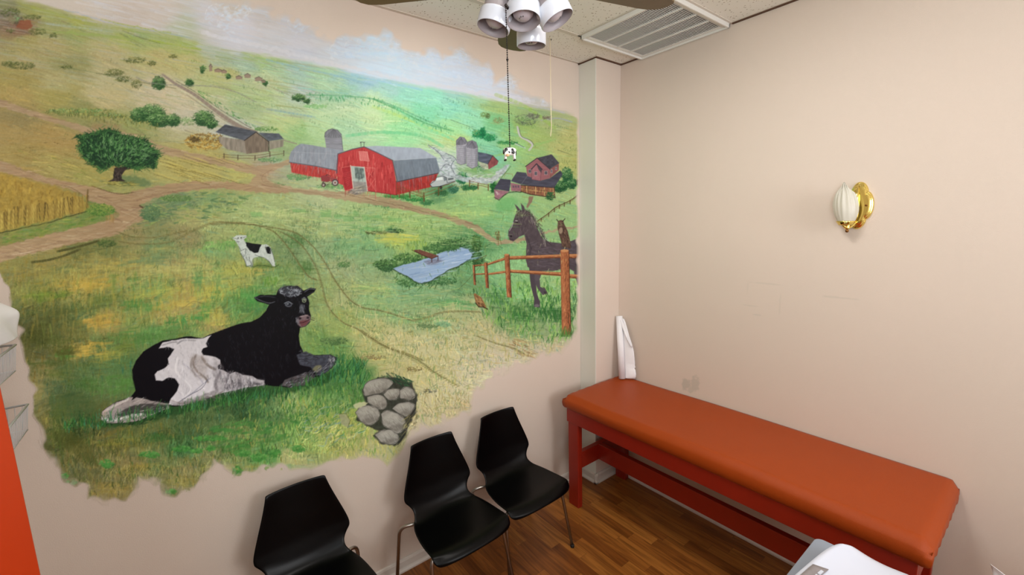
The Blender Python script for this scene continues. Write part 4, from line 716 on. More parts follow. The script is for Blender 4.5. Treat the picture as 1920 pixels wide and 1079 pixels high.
line(Z3([(530, 300), (560, 380), (548, 440)]), 2.5, (58, 50, 56), .5); ell(*Z3([(600, 575)])[0], 5, 7, (104, 92, 98), .4, soft=2); ell(*Z3([(598, 768)])[0], 4.5, 3, (120, 108, 112), .8)
for k in range(70):
    t = rng.random(); x = 520+t*132+rng.normal()*8; y = 110+t*215+rng.normal()*8-30*math.sin(t*PI)
    seg(Z3([(x, y)])[0], Z3([(x+rng.normal()*10+14, y+18+rng.random()*34)])[0], 1.2, [(48, 40, 42), (112, 98, 96), (70, 60, 62), (170, 158, 150)][rng.integers(4)], .75, .7)
for k in range(16): x = 460+k*5; seg(Z3([(x, 130+rng.normal()*6)])[0], Z3([(x-10+rng.normal()*8, 158+rng.random()*10)])[0], 1.2, [(48, 40, 42), (130, 116, 110)][k % 2], .8, .7)
strokes(14, Z3([(640, 640), (660, 650), (668, 680), (645, 690)]), (20, 60), (2, 6), (.9, 1.6), [(60, 52, 56)], (.6, .9))
# --- rail fence
PC = (166, 100, 66)
def rail(p, q, w, w2=None):
    line(Z3([p, q]), w, PC, 1, w2=w2); (x0_, y0_), (x1_, y1_) = Z3([p, q]); line([(x0_, y0_-w*.28), (x1_, y1_-w*.28)], w*.3, (206, 146, 96), .8); line([(x0_, y0_+w*.38), (x1_, y1_+w*.38)], w*.28, (92, 50, 34), .8)
    for k in range(int(abs(x1_-x0_)/3)): t = rng.random(); x = x0_+(x1_-x0_)*t; y = y0_+(y1_-y0_)*t+rng.normal()*w*.2; seg((x, y), (x+4, y+(y1_-y0_)/max(1, abs(x1_-x0_))*4), .9, [(120, 68, 42), (222, 165, 110)][rng.integers(2)], .5)
rail((404, 446), (765, 434), 6.4, 6.8); rail((404, 534), (765, 556), 5.6, 7.2); rail((264, 490), (386, 450), 3.8, 5); rail((266, 556), (386, 540), 3.4, 4.6); rail((176, 498), (248, 492), 2.6); rail((178, 557), (248, 553), 2.6); rail((812, 434), (888, 434), 8); rail((815, 568), (888, 572), 7.5)
def post(pts):
    poly(Z3(pts), PC, 1, .6, .3, .14, ts=(2, 8)); P = Z3(pts); x0_ = min(q[0] for q in P); x1_ = max(q[0] for q in P); y0_ = min(q[1] for q in P); y1_ = max(q[1] for q in P); w = x1_-x0_
    for k in range(int((y1_-y0_)*1.1)):
        y = y0_+rng.random()*(y1_-y0_-3); tt = (y-y0_)/(y1_-y0_); lx_ = P[0][0]+(P[3][0]-P[0][0])*tt; rx_ = P[1][0]+(P[2][0]-P[1][0])*tt; u_ = rng.random()**.6
        seg((lx_+(rx_-lx_)*u_, y), (lx_+(rx_-lx_)*u_+rng.normal()*.4, y+2+rng.random()*4), 1.1, (214, 146, 98) if u_ < .45 else (106, 60, 40), .5, .8)
    line([P[1], P[2]], 1.4, (78, 42, 30), .9); line([P[0], P[3]], .8, (140, 80, 52), .8)
post([(166, 494), (178, 494), (186, 628), (174, 628)]); post([(243, 478), (263, 478), (273, 650), (256, 648)]); post([(380, 424), (411, 424), (427, 712), (398, 712)]); post([(758, 396), (814, 396), (828, 966), (768, 962)])
ell(*Z3([(395, 424)])[0], 4.4, 1.6, (196, 132, 88)); ell(*Z3([(786, 397)])[0], 7.6, 2.6, (200, 138, 92)); line(Z3([(812, 820), (820, 900), (812, 960)]), 1.6, (60, 40, 26), .8, jit=1)
for k in range(46): x = 760+rng.random()*90; seg(Z3([(x, 975)])[0], Z3([(x+rng.normal()*14, 900+rng.random()*50)])[0], 1.2, [(80, 120, 56), (110, 140, 70), (60, 100, 50)][rng.integers(3)], .7, .6)
line(Z3([(70, 660), (130, 600), (200, 520), (260, 430)]), 1, (80, 92, 52), .7, jit=.8); line(Z3([(178, 470), (258, 428)]), 1.2, (110, 90, 50), .7); line(Z3([(180, 505), (262, 470)]), 1.1, (110, 90, 50), .6)
strokes(16, Z3([(320, 270), (345, 265), (360, 330), (330, 320)]), (60, 110), (5, 12), (1, 2), [(110, 84, 50)], (.6, .9))
# --- owl and quail
poly(Z3([(742, 196), (758, 190), (776, 194), (786, 222), (806, 262), (820, 320), (828, 350), (826, 386), (806, 376), (768, 372), (758, 320), (744, 280), (738, 236)]), (92, 68, 58), 1, .6, .4, .25); line(Z3([(742, 200), (732, 186)]), 1.4, (54, 40, 36)); line(Z3([(774, 198), (788, 182)]), 1.4, (54, 40, 36)); ell(*Z3([(760, 262)])[0], 3.6, 6, (176, 150, 126), .8, .15, 1.2)
ell(*Z3([(760, 218)])[0], 3.6, 3.4, (124, 98, 82)); seg(Z3([(752, 216)])[0], Z3([(754, 218)])[0], 1.4, (30, 20, 18)); seg(Z3([(768, 214)])[0], Z3([(770, 216)])[0], 1.4, (30, 20, 18)); strokes(60, Z3([(770, 240), (800, 262), (822, 360), (780, 366), (760, 300)]), (60, 85), (3, 9), (.9, 1.6), [(56, 40, 36), (130, 102, 84), (78, 56, 48)], (.5, .9))
poly(Z3([(172, 692), (182, 682), (196, 694), (222, 710), (242, 742), (262, 790), (236, 776), (206, 774), (186, 748)]), (150, 108, 70), 1, .6, .3, .2); strokes(34, Z3([(185, 700), (220, 715), (245, 770), (200, 765)]), (40, 70), (3, 7), (.8, 1.5), [(90, 60, 40), (196, 156, 108), (64, 42, 30)], (.5, .9)); line(Z3([(186, 750), (206, 776), (240, 778), (266, 792)]), 1.8, (52, 40, 30), .9)
# --- standing calf
CF = [(132, 178), (150, 172), (165, 160), (205, 158), (238, 162), (242, 172), (218, 188), (228, 206), (270, 218), (330, 230), (382, 224), (410, 246), (430, 300), (442, 352), (446, 384), (424, 380), (400, 345), (368, 322), (330, 312), (292, 322), (280, 340), (286, 388), (240, 384), (222, 336), (198, 290), (184, 240), (168, 214), (150, 190)]
ell(*Z4([(340, 380)])[0], 30, 4, (86, 116, 56), .6, 0, 3, 1.5); poly(Z4(CF), (204, 208, 204), 1, .6, .3, .08); poly(Z4([(282, 330), (300, 318), (285, 388), (262, 388)]), (120, 130, 118), .5, 1)
poly(Z4([(232, 208), (290, 220), (346, 226), (334, 250), (322, 282), (296, 288), (262, 268), (240, 240)]), (22, 22, 24), 1, .6, .4); poly(Z4([(374, 244), (402, 240), (416, 270), (414, 294), (388, 290)]), (22, 22, 24), 1, .6, .4)
line(Z4([(184, 240), (200, 270), (230, 256), (244, 266)]), 1, (70, 74, 70), .8); line(Z4([(230, 256), (232, 300), (245, 340)]), 1, (92, 96, 92), .7); line(Z4([(300, 300), (330, 312), (370, 322), (402, 348), (424, 382)]), 1, (70, 74, 70), .8); line(Z4([(198, 290), (224, 336), (240, 384)]), 1.2, (70, 74, 70), .9); line(Z4([(256, 300), (262, 340), (284, 386)]), 1, (84, 88, 84), .8); line(Z4([(410, 250), (430, 300), (442, 350)]), 1.2, (90, 94, 90), .8)
strokes(70, Z4(CF), (50, 110), (3, 9), (.9, 1.8), [(150, 156, 152), (120, 126, 122), (226, 230, 226)], (.25, .55)); poly(Z4([(232, 208), (290, 220), (346, 226), (334, 250), (322, 282), (296, 288), (262, 268), (240, 240)]), (22, 22, 24), .9, .6, .4); line(Z4([(240, 384), (290, 388), (340, 378), (445, 386), (470, 372)]), 2, (64, 84, 46), .7, jit=1)
for x, y in ((178, 180), (200, 178)): ell(*Z4([(x, y)])[0], 1.3, 1.1, (40, 40, 44))
line(Z4([(168, 205), (186, 206)]), 1.2, (100, 96, 100), .9); line(Z4([(140, 178), (165, 182)]), 1, (90, 90, 92), .8); line(Z4([(215, 176), (240, 168)]), 1, (90, 90, 92), .8); strokes(30, Z4([(195, 240), (240, 250), (270, 320), (235, 350)]), (60, 110), (3, 8), (.8, 1.4), [(130, 134, 132), (232, 234, 230)], (.4, .8))
strokes(60, Z4([(350, 455), (460, 455), (470, 500), (380, 510)]), (80, 110), (4, 10), (1, 2.2), [(120, 155, 70), (96, 140, 60)], (.4, .8))
# --- round tree
ZT = lambda p: Zm(0, 240, 3.996, p)
CAN = [(578, 62), (640, 52), (700, 40), (750, 28), (800, 14), (860, 28), (910, 56), (1000, 74), (1080, 90), (1140, 140), (1188, 200), (1168, 245), (1158, 300), (1080, 290), (1030, 312), (960, 292), (880, 282), (800, 296), (762, 318), (700, 280), (640, 230), (588, 165), (606, 110)]
ell(*ZT([(990, 400)])[0], 34, 10, (84, 112, 78), .6, .1, 4, 3); poly(ZT([(858, 300), (900, 290), (1020, 285), (1018, 296), (940, 318), (912, 352), (912, 380), (942, 402), (880, 404), (812, 402), (846, 384), (850, 340)]), (60, 50, 46), 1, .6, .5, .3)
line(ZT([(895, 310), (840, 270), (810, 250)]), 1.6, (72, 58, 50)); line(ZT([(930, 312), (1000, 288), (1060, 270)]), 1.8, (60, 48, 44)); poly(ZT(CAN), (36, 62, 40), 1, 1, 3, .3)
C0 = ZT([(900, 240)])[0]
for k in range(1500):
    x = 578+rng.random()*612; y = 14+rng.random()*300
    if not inside(CAN, x, y): continue
    X, Y = ZT([(x, y)])[0]; an = math.atan2(Y-C0[1]-14, X-C0[0])+rng.normal()*.5+.35*(1 if X < C0[0] else -1); l = 2.5+rng.random()*5
    u_ = rng.random(); c = [(26, 50, 34), (40, 76, 44), (60, 104, 56), (98, 150, 82), (118, 158, 100)][min(4, int(u_*u_*3.2+(y < 180)*1.3*rng.random()+(.9*rng.random() if 820 < x < 1120 and y > 110 else 0)))]
    seg((X, Y), (X+l*math.cos(an), Y+l*math.sin(an)), 1.8, np.array(c)*(1+rng.normal()*.07), .8, .8)
for k in range(330):
    t = rng.random()*2*PI; r = math.sqrt(rng.random()); x = 930+r*230*math.cos(t); y = 150+r*110*math.sin(t)
    if k % 3 == 0: x = 640+rng.random()*480; y = 60+rng.random()*200
    if not inside(CAN, x, y): continue
    X, Y = ZT([(x, y)])[0]; an = math.atan2(Y-C0[1]-18, X-C0[0])+rng.normal()*.35+.5; l = 3+rng.random()*5
    seg((X, Y), (X+l*math.cos(an), Y+l*math.sin(an)), 1.5, [(104, 158, 84), (126, 168, 108), (92, 140, 78), (140, 172, 128)][rng.integers(4)], .6, .6)
for qx, qy in smooth(ZT(CAN)+[ZT(CAN)[0]], 5):
    for _ in range(3): seg((qx+rng.normal()*3, qy+rng.normal()*2), (qx+rng.normal()*5+(2 if qx > C0[0] else -2), qy+rng.normal()*4), 1.8, [(34, 62, 38), (56, 96, 52), (80, 124, 66)][rng.integers(3)], .8, .8)
strokes(36, ZT([(852, 320), (910, 320), (905, 395), (850, 395)]), (60, 110), (3, 9), (.9, 1.6), [(36, 30, 30), (104, 88, 78)], (.5, .9)); line(ZT([(760, 400), (880, 406), (1000, 410)]), 1.4, (80, 84, 44), .6, jit=1); strokes(60, ZT([(760, 400), (1000, 400), (1020, 440), (800, 430)]), (-5, 20), (5, 16), (1, 1.8), [(104, 98, 48), (196, 180, 100)], (.4, .8))
strokes(300, [(480, 372), (700, 388), (960, 440), (900, 470), (700, 440), (500, 430), (400, 410)], (-6, 14), (6, 26), (.9, 2.4), [(206, 218, 168), (188, 208, 140), (214, 216, 160)], (.2, .5))
strokes(200, [(560, 380), (1080, 400), (1080, 560), (900, 620), (640, 620), (560, 480)], (60, 120), (3, 9), (.9, 1.8), [(196, 214, 140), (206, 216, 150), (84, 124, 72)], (.25, .55))
# patchwork dabs in the middle field
for cx, cy, w, h in ((610, 401, 11, 7), (634, 406, 9, 4), (652, 410, 10, 5), (668, 401, 6, 5), (690, 408, 12, 5), (708, 409, 9, 5), (740, 412, 14, 4), (480, 402, 12, 5), (560, 395, 14, 3)): poly([(cx-w, cy-h), (cx+w*.9, cy-h*.8), (cx+w, cy+h), (cx-w*.8, cy+h*.9)], (124, 178, 108), .55, 1.5, 1.5)
strokes(260, [(560, 390), (1000, 400), (930, 440), (760, 440), (560, 430)], (-4, 14), (8, 30), (.8, 2), [(196, 212, 130), (110, 160, 92), (150, 176, 100), (206, 205, 140)], (.2, .5)); strokes(40, Z4([(1150, 150), (1400, 150), (1390, 230), (1160, 210)]), (-5, 10), (10, 30), (2, 4), [(206, 208, 92), (220, 210, 110)], (.3, .6))
# --- foreground grass, then the lying cow
GR = [(58, 108, 50), (80, 132, 58), (44, 88, 42), (110, 152, 72), (150, 160, 80)]
for n, rg, cs in ((420, [(560, 680), (660, 660), (700, 700), (690, 760), (600, 790), (520, 760)], GR), (300, [(480, 740), (600, 740), (640, 800), (520, 850), (430, 820)], GR+[(170, 165, 85)]), (420, [(60, 760), (300, 800), (480, 780), (540, 860), (330, 930), (150, 930)], [(120, 112, 52), (86, 100, 46), (150, 136, 66), (66, 92, 44), (52, 66, 32)]),
    (240, [(600, 780), (700, 760), (760, 850), (620, 870)], [(150, 160, 74), (110, 148, 66), (190, 178, 92), (206, 190, 110)]), (240, [(700, 620), (960, 600), (1040, 650), (900, 700), (860, 770), (780, 790), (760, 700)], [(190, 176, 112), (214, 198, 146), (160, 150, 92), (130, 150, 92)])):
    strokes(n, rg, (68, 112), (5, 17), (1, 3), cs, (.3, .75), .3)
strokes(170, [(555, 770), (640, 760), (690, 800), (640, 850), (560, 840)], (-50, -10), (8, 26), (1, 2.4), [(206, 205, 130), (70, 120, 60), (160, 170, 90), (120, 146, 150)], (.3, .7), .5)
strokes(90, [(380, 800), (470, 790), (540, 820), (430, 850)], (-25, 5), (8, 24), (3, 6), [(60, 112, 54), (76, 128, 60)], (.3, .6))
for cx, cy, rx, ry in ((340, 842, 18, 5), (370, 846, 14, 4), (395, 841, 10, 5), (280, 853, 18, 6), (200, 870, 13, 8), (320, 922, 10, 5), (135, 905, 10, 4), (455, 850, 16, 7), (485, 858, 14, 7), (515, 850, 12, 7), (445, 882, 9, 7), (560, 842, 14, 6), (395, 822, 30, 5), (122, 893, 6, 5)): foliage(cx, cy, rx, ry, [(58, 112, 50), (72, 128, 58), (90, 140, 70)], int(rx*ry*.9), (.4, .7), (2, 4.5))
poly([(62, 640), (60, 600), (90, 580), (140, 590), (170, 620), (150, 640)], (84, 86, 44), .35, 6, 5); poly([(98, 770), (110, 740), (150, 730), (190, 760), (170, 800), (110, 800)], (76, 88, 46), .4, 6, 5); poly([(95, 812), (130, 808), (165, 830), (190, 880), (150, 860), (110, 835)], (72, 74, 34), .5, 4, 4)
ZC = lambda p: Zm(160, 510, 3.481, p)
poly(ZC([(60, 990), (200, 940), (500, 890), (900, 780), (1200, 720), (1480, 690), (1660, 620), (1700, 640), (1560, 740), (1300, 790), (900, 860), (500, 960), (240, 1010), (110, 1010)]), (34, 66, 34), .75, 4, 4, .3)
SIL = [(100, 955), (108, 915), (135, 888), (200, 850), (300, 815), (328, 775), (310, 705), (306, 640), (330, 580), (380, 520), (440, 482), (500, 450), (560, 443), (600, 440), (640, 426), (690, 422), (760, 432), (820, 408), (900, 378), (1000, 343), (1080, 328), (1140, 296), (1180, 252), (1200, 214), (1160, 204), (1120, 192), (1100, 168), (1140, 152), (1200, 150), (1245, 150), (1262, 112), (1320, 92), (1385, 92), (1425, 124), (1468, 104), (1506, 112), (1492, 132), (1448, 162), (1462, 200), (1460, 245), (1472, 290), (1466, 330), (1436, 358), (1400, 366), (1394, 420), (1402, 480), (1425, 530), (1500, 545), (1600, 540), (1642, 560), (1636, 600), (1590, 645), (1530, 682), (1495, 688), (1435, 738), (1335, 756), (1230, 746), (1160, 740), (1020, 756), (880, 792), (800, 822), (700, 852), (600, 880), (520, 884), (440, 932), (350, 972), (230, 990), (130, 990)]
poly(ZC(SIL), (17, 14, 18), 1, .8, .5)
strokes(260, ZC([(900, 420), (1150, 320), (1240, 250), (1380, 380), (1390, 520), (1280, 700), (900, 620)]), (60, 110), (4, 10), (.9, 1.8), [(34, 32, 38), (24, 22, 27), (44, 42, 50)], (.25, .6), .3)
WB = [(478, 500), (505, 462), (560, 450), (640, 436), (740, 436), (822, 412), (800, 440), (788, 468), (796, 490), (768, 500), (758, 522), (770, 545), (806, 548), (850, 556), (880, 575), (884, 598), (862, 616), (868, 636), (900, 642), (945, 668), (980, 652), (1030, 674), (1088, 680), (1120, 700), (1170, 712), (1165, 742), (1060, 752), (960, 776), (880, 794), (800, 824), (700, 852), (620, 874), (545, 868), (560, 825), (598, 780), (612, 735), (585, 696), (545, 690), (500, 712), (462, 708), (452, 670), (470, 648), (515, 632), (545, 602), (538, 566), (560, 536), (580, 505), (548, 490)]
WC = ZC(WB); poly(WC, (200, 190, 194), 1, .7, .5, .05)
for pts, c, w, a in (([(720, 545), (705, 600), (730, 650), (780, 690), (800, 720)], (112, 98, 92), 8, .55), ([(760, 560), (800, 610), (850, 640)], (120, 106, 100), 10, .6), ([(640, 600), (690, 640), (740, 690), (770, 730)], (166, 156, 170), 5, .5), ([(820, 690), (760, 740), (700, 790), (640, 830)], (128, 124, 138), 4, .4), ([(880, 660), (850, 720), (860, 780)], (120, 112, 116), 12, .45), ([(700, 560), (690, 620), (720, 680)], (130, 118, 114), 9, .45), ([(920, 700), (930, 770)], (90, 84, 90), 9, .5), ([(1000, 700), (1010, 750)], (84, 80, 86), 9, .5), ([(1060, 720), (1140, 735)], (64, 60, 66), 10, .6), ([(640, 860), (720, 845), (800, 815)], (110, 98, 98), 9, .5), ([(880, 650), (890, 690), (900, 730)], (110, 104, 108), 4, .6), ([(950, 680), (955, 720), (965, 750)], (100, 94, 98), 5, .6), ([(1010, 690), (1020, 740)], (96, 90, 94), 5, .6), ([(1070, 700), (1080, 745)], (80, 74, 78), 5, .6), ([(560, 840), (640, 860), (760, 830)], (150, 132, 130), 5, .6), ([(600, 470), (640, 448), (720, 448)], (140, 134, 140), 6, .6), ([(500, 480), (560, 462), (600, 458)], (130, 124, 128), 5, .5), ([(640, 700), (690, 760), (650, 820)], (222, 212, 214), 6, .5), ([(600, 560), (590, 640), (620, 690)], (224, 214, 216), 8, .5), ([(900, 780), (860, 800), (760, 840)], (122, 108, 104), 5, .6), ([(780, 830), (840, 820)], (60, 54, 60), 5, .7)):
    line(smooth(ZC(pts)), w/3.4*2, c, a*.6, jit=.5); line(smooth(ZC(pts)), w/3.4, c, a, jit=.4)
strokes(260, WC, (50, 110), (4, 14), (.9, 2), [(222, 214, 218), (172, 162, 166), (190, 182, 190), (206, 196, 198), (150, 142, 150)], (.25, .55), .4)
strokes(60, ZC([(940, 690), (1170, 715), (1165, 742), (1020, 756), (940, 760)]), (70, 110), (3, 9), (1, 2), [(60, 56, 60), (150, 144, 150), (90, 84, 90)], (.4, .8)); strokes(40, ZC([(680, 850), (880, 790), (900, 800), (820, 850), (740, 880)]), (0, 60), (3, 9), (1, 2.4), [(110, 98, 96), (60, 56, 58)], (.3, .7))
poly(ZC([(850, 560), (884, 600), (900, 645), (985, 655), (1170, 712), (1165, 744), (1000, 758), (880, 792), (820, 800), (850, 720), (820, 640)]), (118, 108, 112), .42, 4, 4, .5)
poly(ZC([(700, 540), (760, 545), (800, 580), (800, 690), (750, 700), (700, 640), (690, 590)]), (140, 124, 118), .4, 5, 4, .4)
poly(ZC([(560, 860), (640, 842), (780, 800), (880, 782), (820, 815), (700, 850), (600, 880)]), (96, 84, 84), .5, 3, 3, .4)
strokes(90, ZC([(860, 600), (1165, 715), (1160, 742), (900, 785)]), (70, 115), (4, 12), (1, 2.2), [(210, 204, 208), (84, 78, 84), (150, 142, 150), (60, 56, 62)], (.3, .6), .4)
line(smooth(ZC([(800, 700), (760, 760), (690, 800), (610, 850)])), 1.4, (70, 66, 84), .55, jit=.5)
# white haunch line, hind leg
HL = [(102, 955), (110, 915), (138, 888), (200, 852), (300, 818), (360, 824), (430, 842), (545, 862), (548, 890), (440, 932), (352, 972), (230, 988), (130, 988)]
poly(ZC(HL), (150, 136, 132), 1, .7, .6, .08); poly(ZC([(200, 935), (260, 890), (360, 862), (480, 862), (540, 872), (530, 900), (440, 926), (330, 930), (250, 950)]), (58, 54, 52), .9, 2, 1.5, .2); line(smooth(ZC([(112, 960), (190, 968), (280, 945), (380, 928)])), 5, (206, 196, 192), .75, jit=.6); line(smooth(ZC([(120, 915), (180, 880), (280, 832)])), 4.5, (196, 182, 174), .7, jit=.6); ell(*ZC([(128, 925)])[0], 5, 7, (176, 146, 136), .6, .5, 2)
strokes(90, ZC(HL), (-35, -10), (4, 12), (.9, 2), [(216, 206, 202), (110, 100, 98), (176, 162, 156), (60, 56, 56)], (.25, .55), .3); poly(ZC([(300, 842), (322, 798), (336, 770), (352, 782), (352, 806)]), (17, 14, 16), 1)
strokes(60, ZC([(100, 985), (230, 985), (360, 975), (520, 900), (520, 925), (380, 1000), (150, 1010)]), (-50, -10), (3, 8), (1.2, 2.4), [(26, 38, 26), (44, 74, 38)], (.5, .9))
# front legs
poly(ZC([(1275, 745), (1300, 705), (1370, 680), (1440, 655), (1485, 660), (1498, 686), (1436, 738), (1335, 756)]), (86, 78, 80), .95, 1.2, 1, .25); poly(ZC([(1380, 540), (1440, 520), (1500, 548), (1600, 541), (1640, 560), (1634, 600), (1588, 645), (1530, 680), (1488, 655), (1470, 620), (1400, 610)]), (70, 70, 80), .95, 1.2, 1, .3); ell(*ZC([(1512, 632)])[0], 9, 6, (126, 120, 88), .8, -.5, 1.5, 1)
poly(ZC([(1380, 640), (1470, 625), (1500, 655), (1495, 690), (1440, 660), (1300, 700)]), (20, 18, 22), .6, 2.5, 1); strokes(150, ZC([(1280, 740), (1400, 670), (1500, 640), (1640, 560), (1600, 640), (1500, 690), (1340, 756)]), (-60, -10), (3, 9), (.8, 1.6), [(150, 146, 156), (40, 38, 44), (104, 100, 108), (30, 28, 32)], (.35, .75), .4); strokes(60, ZC([(1395, 500), (1430, 530), (1520, 560), (1450, 600), (1380, 580)]), (-40, 30), (3, 9), (.8, 1.6), [(96, 96, 106), (30, 28, 34)], (.3, .7), .4)
strokes(50, ZC([(1585, 545), (1640, 560), (1636, 600), (1600, 620)]), (60, 120), (2, 6), (.8, 1.4), [(190, 186, 190), (60, 58, 62)], (.4, .8))
# head
strokes(110, ZC([(1240, 170), (1440, 150), (1460, 280), (1390, 350), (1260, 300)]), (50, 120), (2, 7), (.8, 1.5), [(36, 35, 42), (58, 57, 66), (26, 25, 30)], (.3, .6), .4)
ell(*ZC([(1338, 122)])[0], 22, 9, (70, 70, 78), .75, 0, 3, 2)
for k in range(120):
    t = rng.random()*2*PI; r = math.sqrt(rng.random()); x = 1338+r*70*math.cos(t); y = 130+r*32*math.sin(t); a0 = rng.random()*PI
    P = [(x+8*math.cos(a0+q*.7)*(1+.2*q), y+8*math.sin(a0+q*.7)) for q in range(4)]; line(ZC(P), .9, [(150, 152, 164), (92, 94, 104), (190, 192, 204), (60, 60, 68)][rng.integers(4)], .65)
line(smooth(ZC([(1105, 168), (1150, 190), (1200, 204), (1236, 196)])), 1.6, (110, 110, 120), .7, jit=.3); line(smooth(ZC([(1110, 166), (1180, 160), (1240, 168)])), 1.8, (74, 74, 84), .6, jit=.3); line(smooth(ZC([(1430, 132), (1465, 112), (1500, 116)])), 1.4, (104, 104, 116), .7); line(smooth(ZC([(1440, 156), (1490, 130)])), 1.2, (70, 70, 80), .6)
ell(*ZC([(1325, 215)])[0], 6.5, 4.2, (112, 114, 126), .8, .1, 1); ell(*ZC([(1328, 213)])[0], 4.2, 2.8, (34, 34, 42), 1, .1); ell(*ZC([(1322, 210)])[0], 1.2, .9, (190, 194, 204)); line(smooth(ZC([(1298, 206), (1325, 196), (1352, 210)])), 1.4, (140, 142, 154), .7)
ell(*ZC([(1428, 188)])[0], 4, 4, (150, 158, 128), .9, .3, .8); ell(*ZC([(1428, 189)])[0], 2, 2.4, (34, 36, 34), 1); ell(*ZC([(1430, 186)])[0], .8, .8, (216, 220, 200)); line(smooth(ZC([(1412, 180), (1428, 168), (1444, 182)])), 1.2, (120, 122, 130), .7)
ell(*ZC([(1412, 240)])[0], 4.6, 8, (118, 118, 130), .6, .1, 2.2, 1); strokes(30, ZC([(1395, 205), (1430, 205), (1432, 275), (1400, 270)]), (60, 110), (3, 7), (.8, 1.4), [(150, 150, 160), (90, 90, 98)], (.3, .6))
poly(ZC([(1375, 318), (1395, 292), (1440, 278), (1470, 290), (1468, 320), (1440, 352), (1408, 362), (1388, 345)]), (120, 98, 102), 1, 1.2, .6, .15); poly(ZC([(1395, 325), (1430, 315), (1462, 318), (1440, 348), (1408, 356)]), (112, 66, 70), 1, 1, .4); ell(*ZC([(1400, 304)])[0], 3, 2.2, (44, 32, 38)); ell(*ZC([(1452, 300)])[0], 2.6, 2, (44, 32, 38)); line(ZC([(1392, 336), (1425, 330), (1462, 312)]), 1.2, (58, 30, 36)); line(ZC([(1405, 292), (1450, 284)]), 1.6, (172, 150, 152), .8); strokes(30, ZC([(1370, 290), (1395, 290), (1395, 340), (1375, 330)]), (60, 120), (2, 5), (.8, 1.3), [(120, 118, 128)], (.4, .8)); line(ZC([(1470, 310), (1494, 318)]), .9, (60, 50, 50)); line(ZC([(1478, 300), (1496, 304)]), .8, (60, 50, 50))
line(smooth(ZC([(500, 452), (560, 444), (640, 427), (690, 423), (760, 434), (830, 404), (1000, 343), (1080, 328)])), 1.2, (20, 18, 20), .7)
# grass blades in front of the cow
for k in range(420):
    t = rng.random(); x = 120+t*560; y = 800-(x-120)*.155+rng.normal()*5+(12 if x > 560 else 0)
    if x > 545: y = 720-(x-545)*.28+rng.random()*14
    seg((x, y+6), (x+rng.normal()*4, y-5-rng.random()*8), 1.5, [(38, 84, 40), (54, 110, 50), (28, 60, 34), (84, 136, 64), (60, 120, 84)][rng.integers(5)], .8, .6)
for k in range(150):
    x = 625+rng.random()*60; y = 660+rng.random()*50+(x-625)*.2; seg((x, y+8), (x+rng.normal()*5+2, y-8), 1.5, [(46, 96, 48), (84, 140, 74), (60, 120, 84), (36, 76, 42)][rng.integers(4)], .75, .6)
strokes(420, DRYF, (70, 110), (4, 14), (1, 2.4), [(214, 200, 142), (204, 188, 120), (222, 210, 158), (180, 168, 98)], (.3, .65), .3)
strokes(160, DRYF, (-15, 25), (8, 30), (1, 2.2), [(216, 202, 146), (150, 150, 90), (196, 182, 112)], (.3, .6), .3)
strokes(260, [(20, 500), (330, 500), (420, 540), (440, 600), (300, 600), (60, 620)], (78, 100), (8, 30), (2, 5), [(176, 152, 72), (166, 142, 62), (140, 150, 70), (186, 164, 86)], (.12, .35))
# --- rocks
poly(Z6([(300, 430), (340, 370), (430, 335), (520, 330), (650, 370), (700, 470), (690, 600), (640, 680), (600, 790), (540, 830), (440, 820), (380, 760), (420, 720), (330, 690), (260, 640), (330, 560)]), (46, 46, 42), .9, 2, 2, .3)
strokes(60, Z6([(400, 340), (500, 300), (650, 350), (640, 400), (480, 380)]), (10, 60), (4, 12), (1.5, 3), [(40, 72, 50), (60, 96, 60), (28, 46, 38)], (.4, .8))
for pts in ([(310, 425), (322, 390), (350, 365), (430, 344), (500, 352), (526, 382), (490, 420), (440, 452), (380, 462), (322, 472)], [(455, 462), (488, 425), (548, 418), (580, 434), (562, 480), (540, 500), (492, 500)], [(572, 432), (618, 404), (668, 424), (688, 470), (652, 502), (602, 492), (576, 488)], [(338, 480), (400, 462), (450, 470), (480, 508), (478, 550), (442, 570), (392, 548), (348, 522)], [(254, 590), (288, 550), (350, 538), (412, 560), (432, 610), (402, 662), (350, 682), (290, 652)], [(438, 600), (480, 574), (560, 598), (612, 640), (612, 702), (562, 744), (502, 712), (452, 680)], [(518, 562), (568, 524), (640, 514), (682, 540), (662, 590), (622, 622), (572, 600)], [(394, 752), (440, 720), (510, 714), (562, 750), (562, 800), (512, 822), (442, 806)]):
    P = np.array(Z6(pts)); poly(smooth([tuple(q) for q in P]+[tuple(P[0])], 4)[:-1], (146, 138, 128), 1, .7, .5, .10); cx, cy = P.mean(0); rx = np.ptp(P[:, 0])/2; ry = np.ptp(P[:, 1])/2
    ell(cx-rx*.15, cy-ry*.35, rx*.6, ry*.38, (176, 168, 156), .5, -.2, 3); ell(cx+rx*.2, cy+ry*.55, rx*.7, ry*.3, (96, 88, 80), .55, -.2, 3)
    for k in range(int(rx*2.6)):
        t = rng.random()*PI*2; r = rng.random(); x = cx+rx*.85*r*math.cos(t); y = cy+ry*.85*r*math.sin(t); seg((x, y), (x+2+rng.random()*3, y+3+rng.random()*3), 1, [(112, 104, 96), (188, 180, 168), (128, 120, 108)][rng.integers(3)], .4, .7)
    line([tuple(q) for q in P]+[tuple(P[0])], 1.1, (62, 58, 54), .75, jit=.4)
poly(Z6([(138, 602), (188, 606), (215, 650), (196, 698), (152, 672)]), (150, 146, 112), .9, 1, .8, .15); line(Z6([(138, 602), (188, 598), (218, 648), (200, 700)]), 1.2, (84, 84, 54), .7, jit=.4); poly(Z6([(235, 535), (290, 515), (350, 518), (330, 540), (262, 565)]), (196, 188, 150), .8, 1, 1)
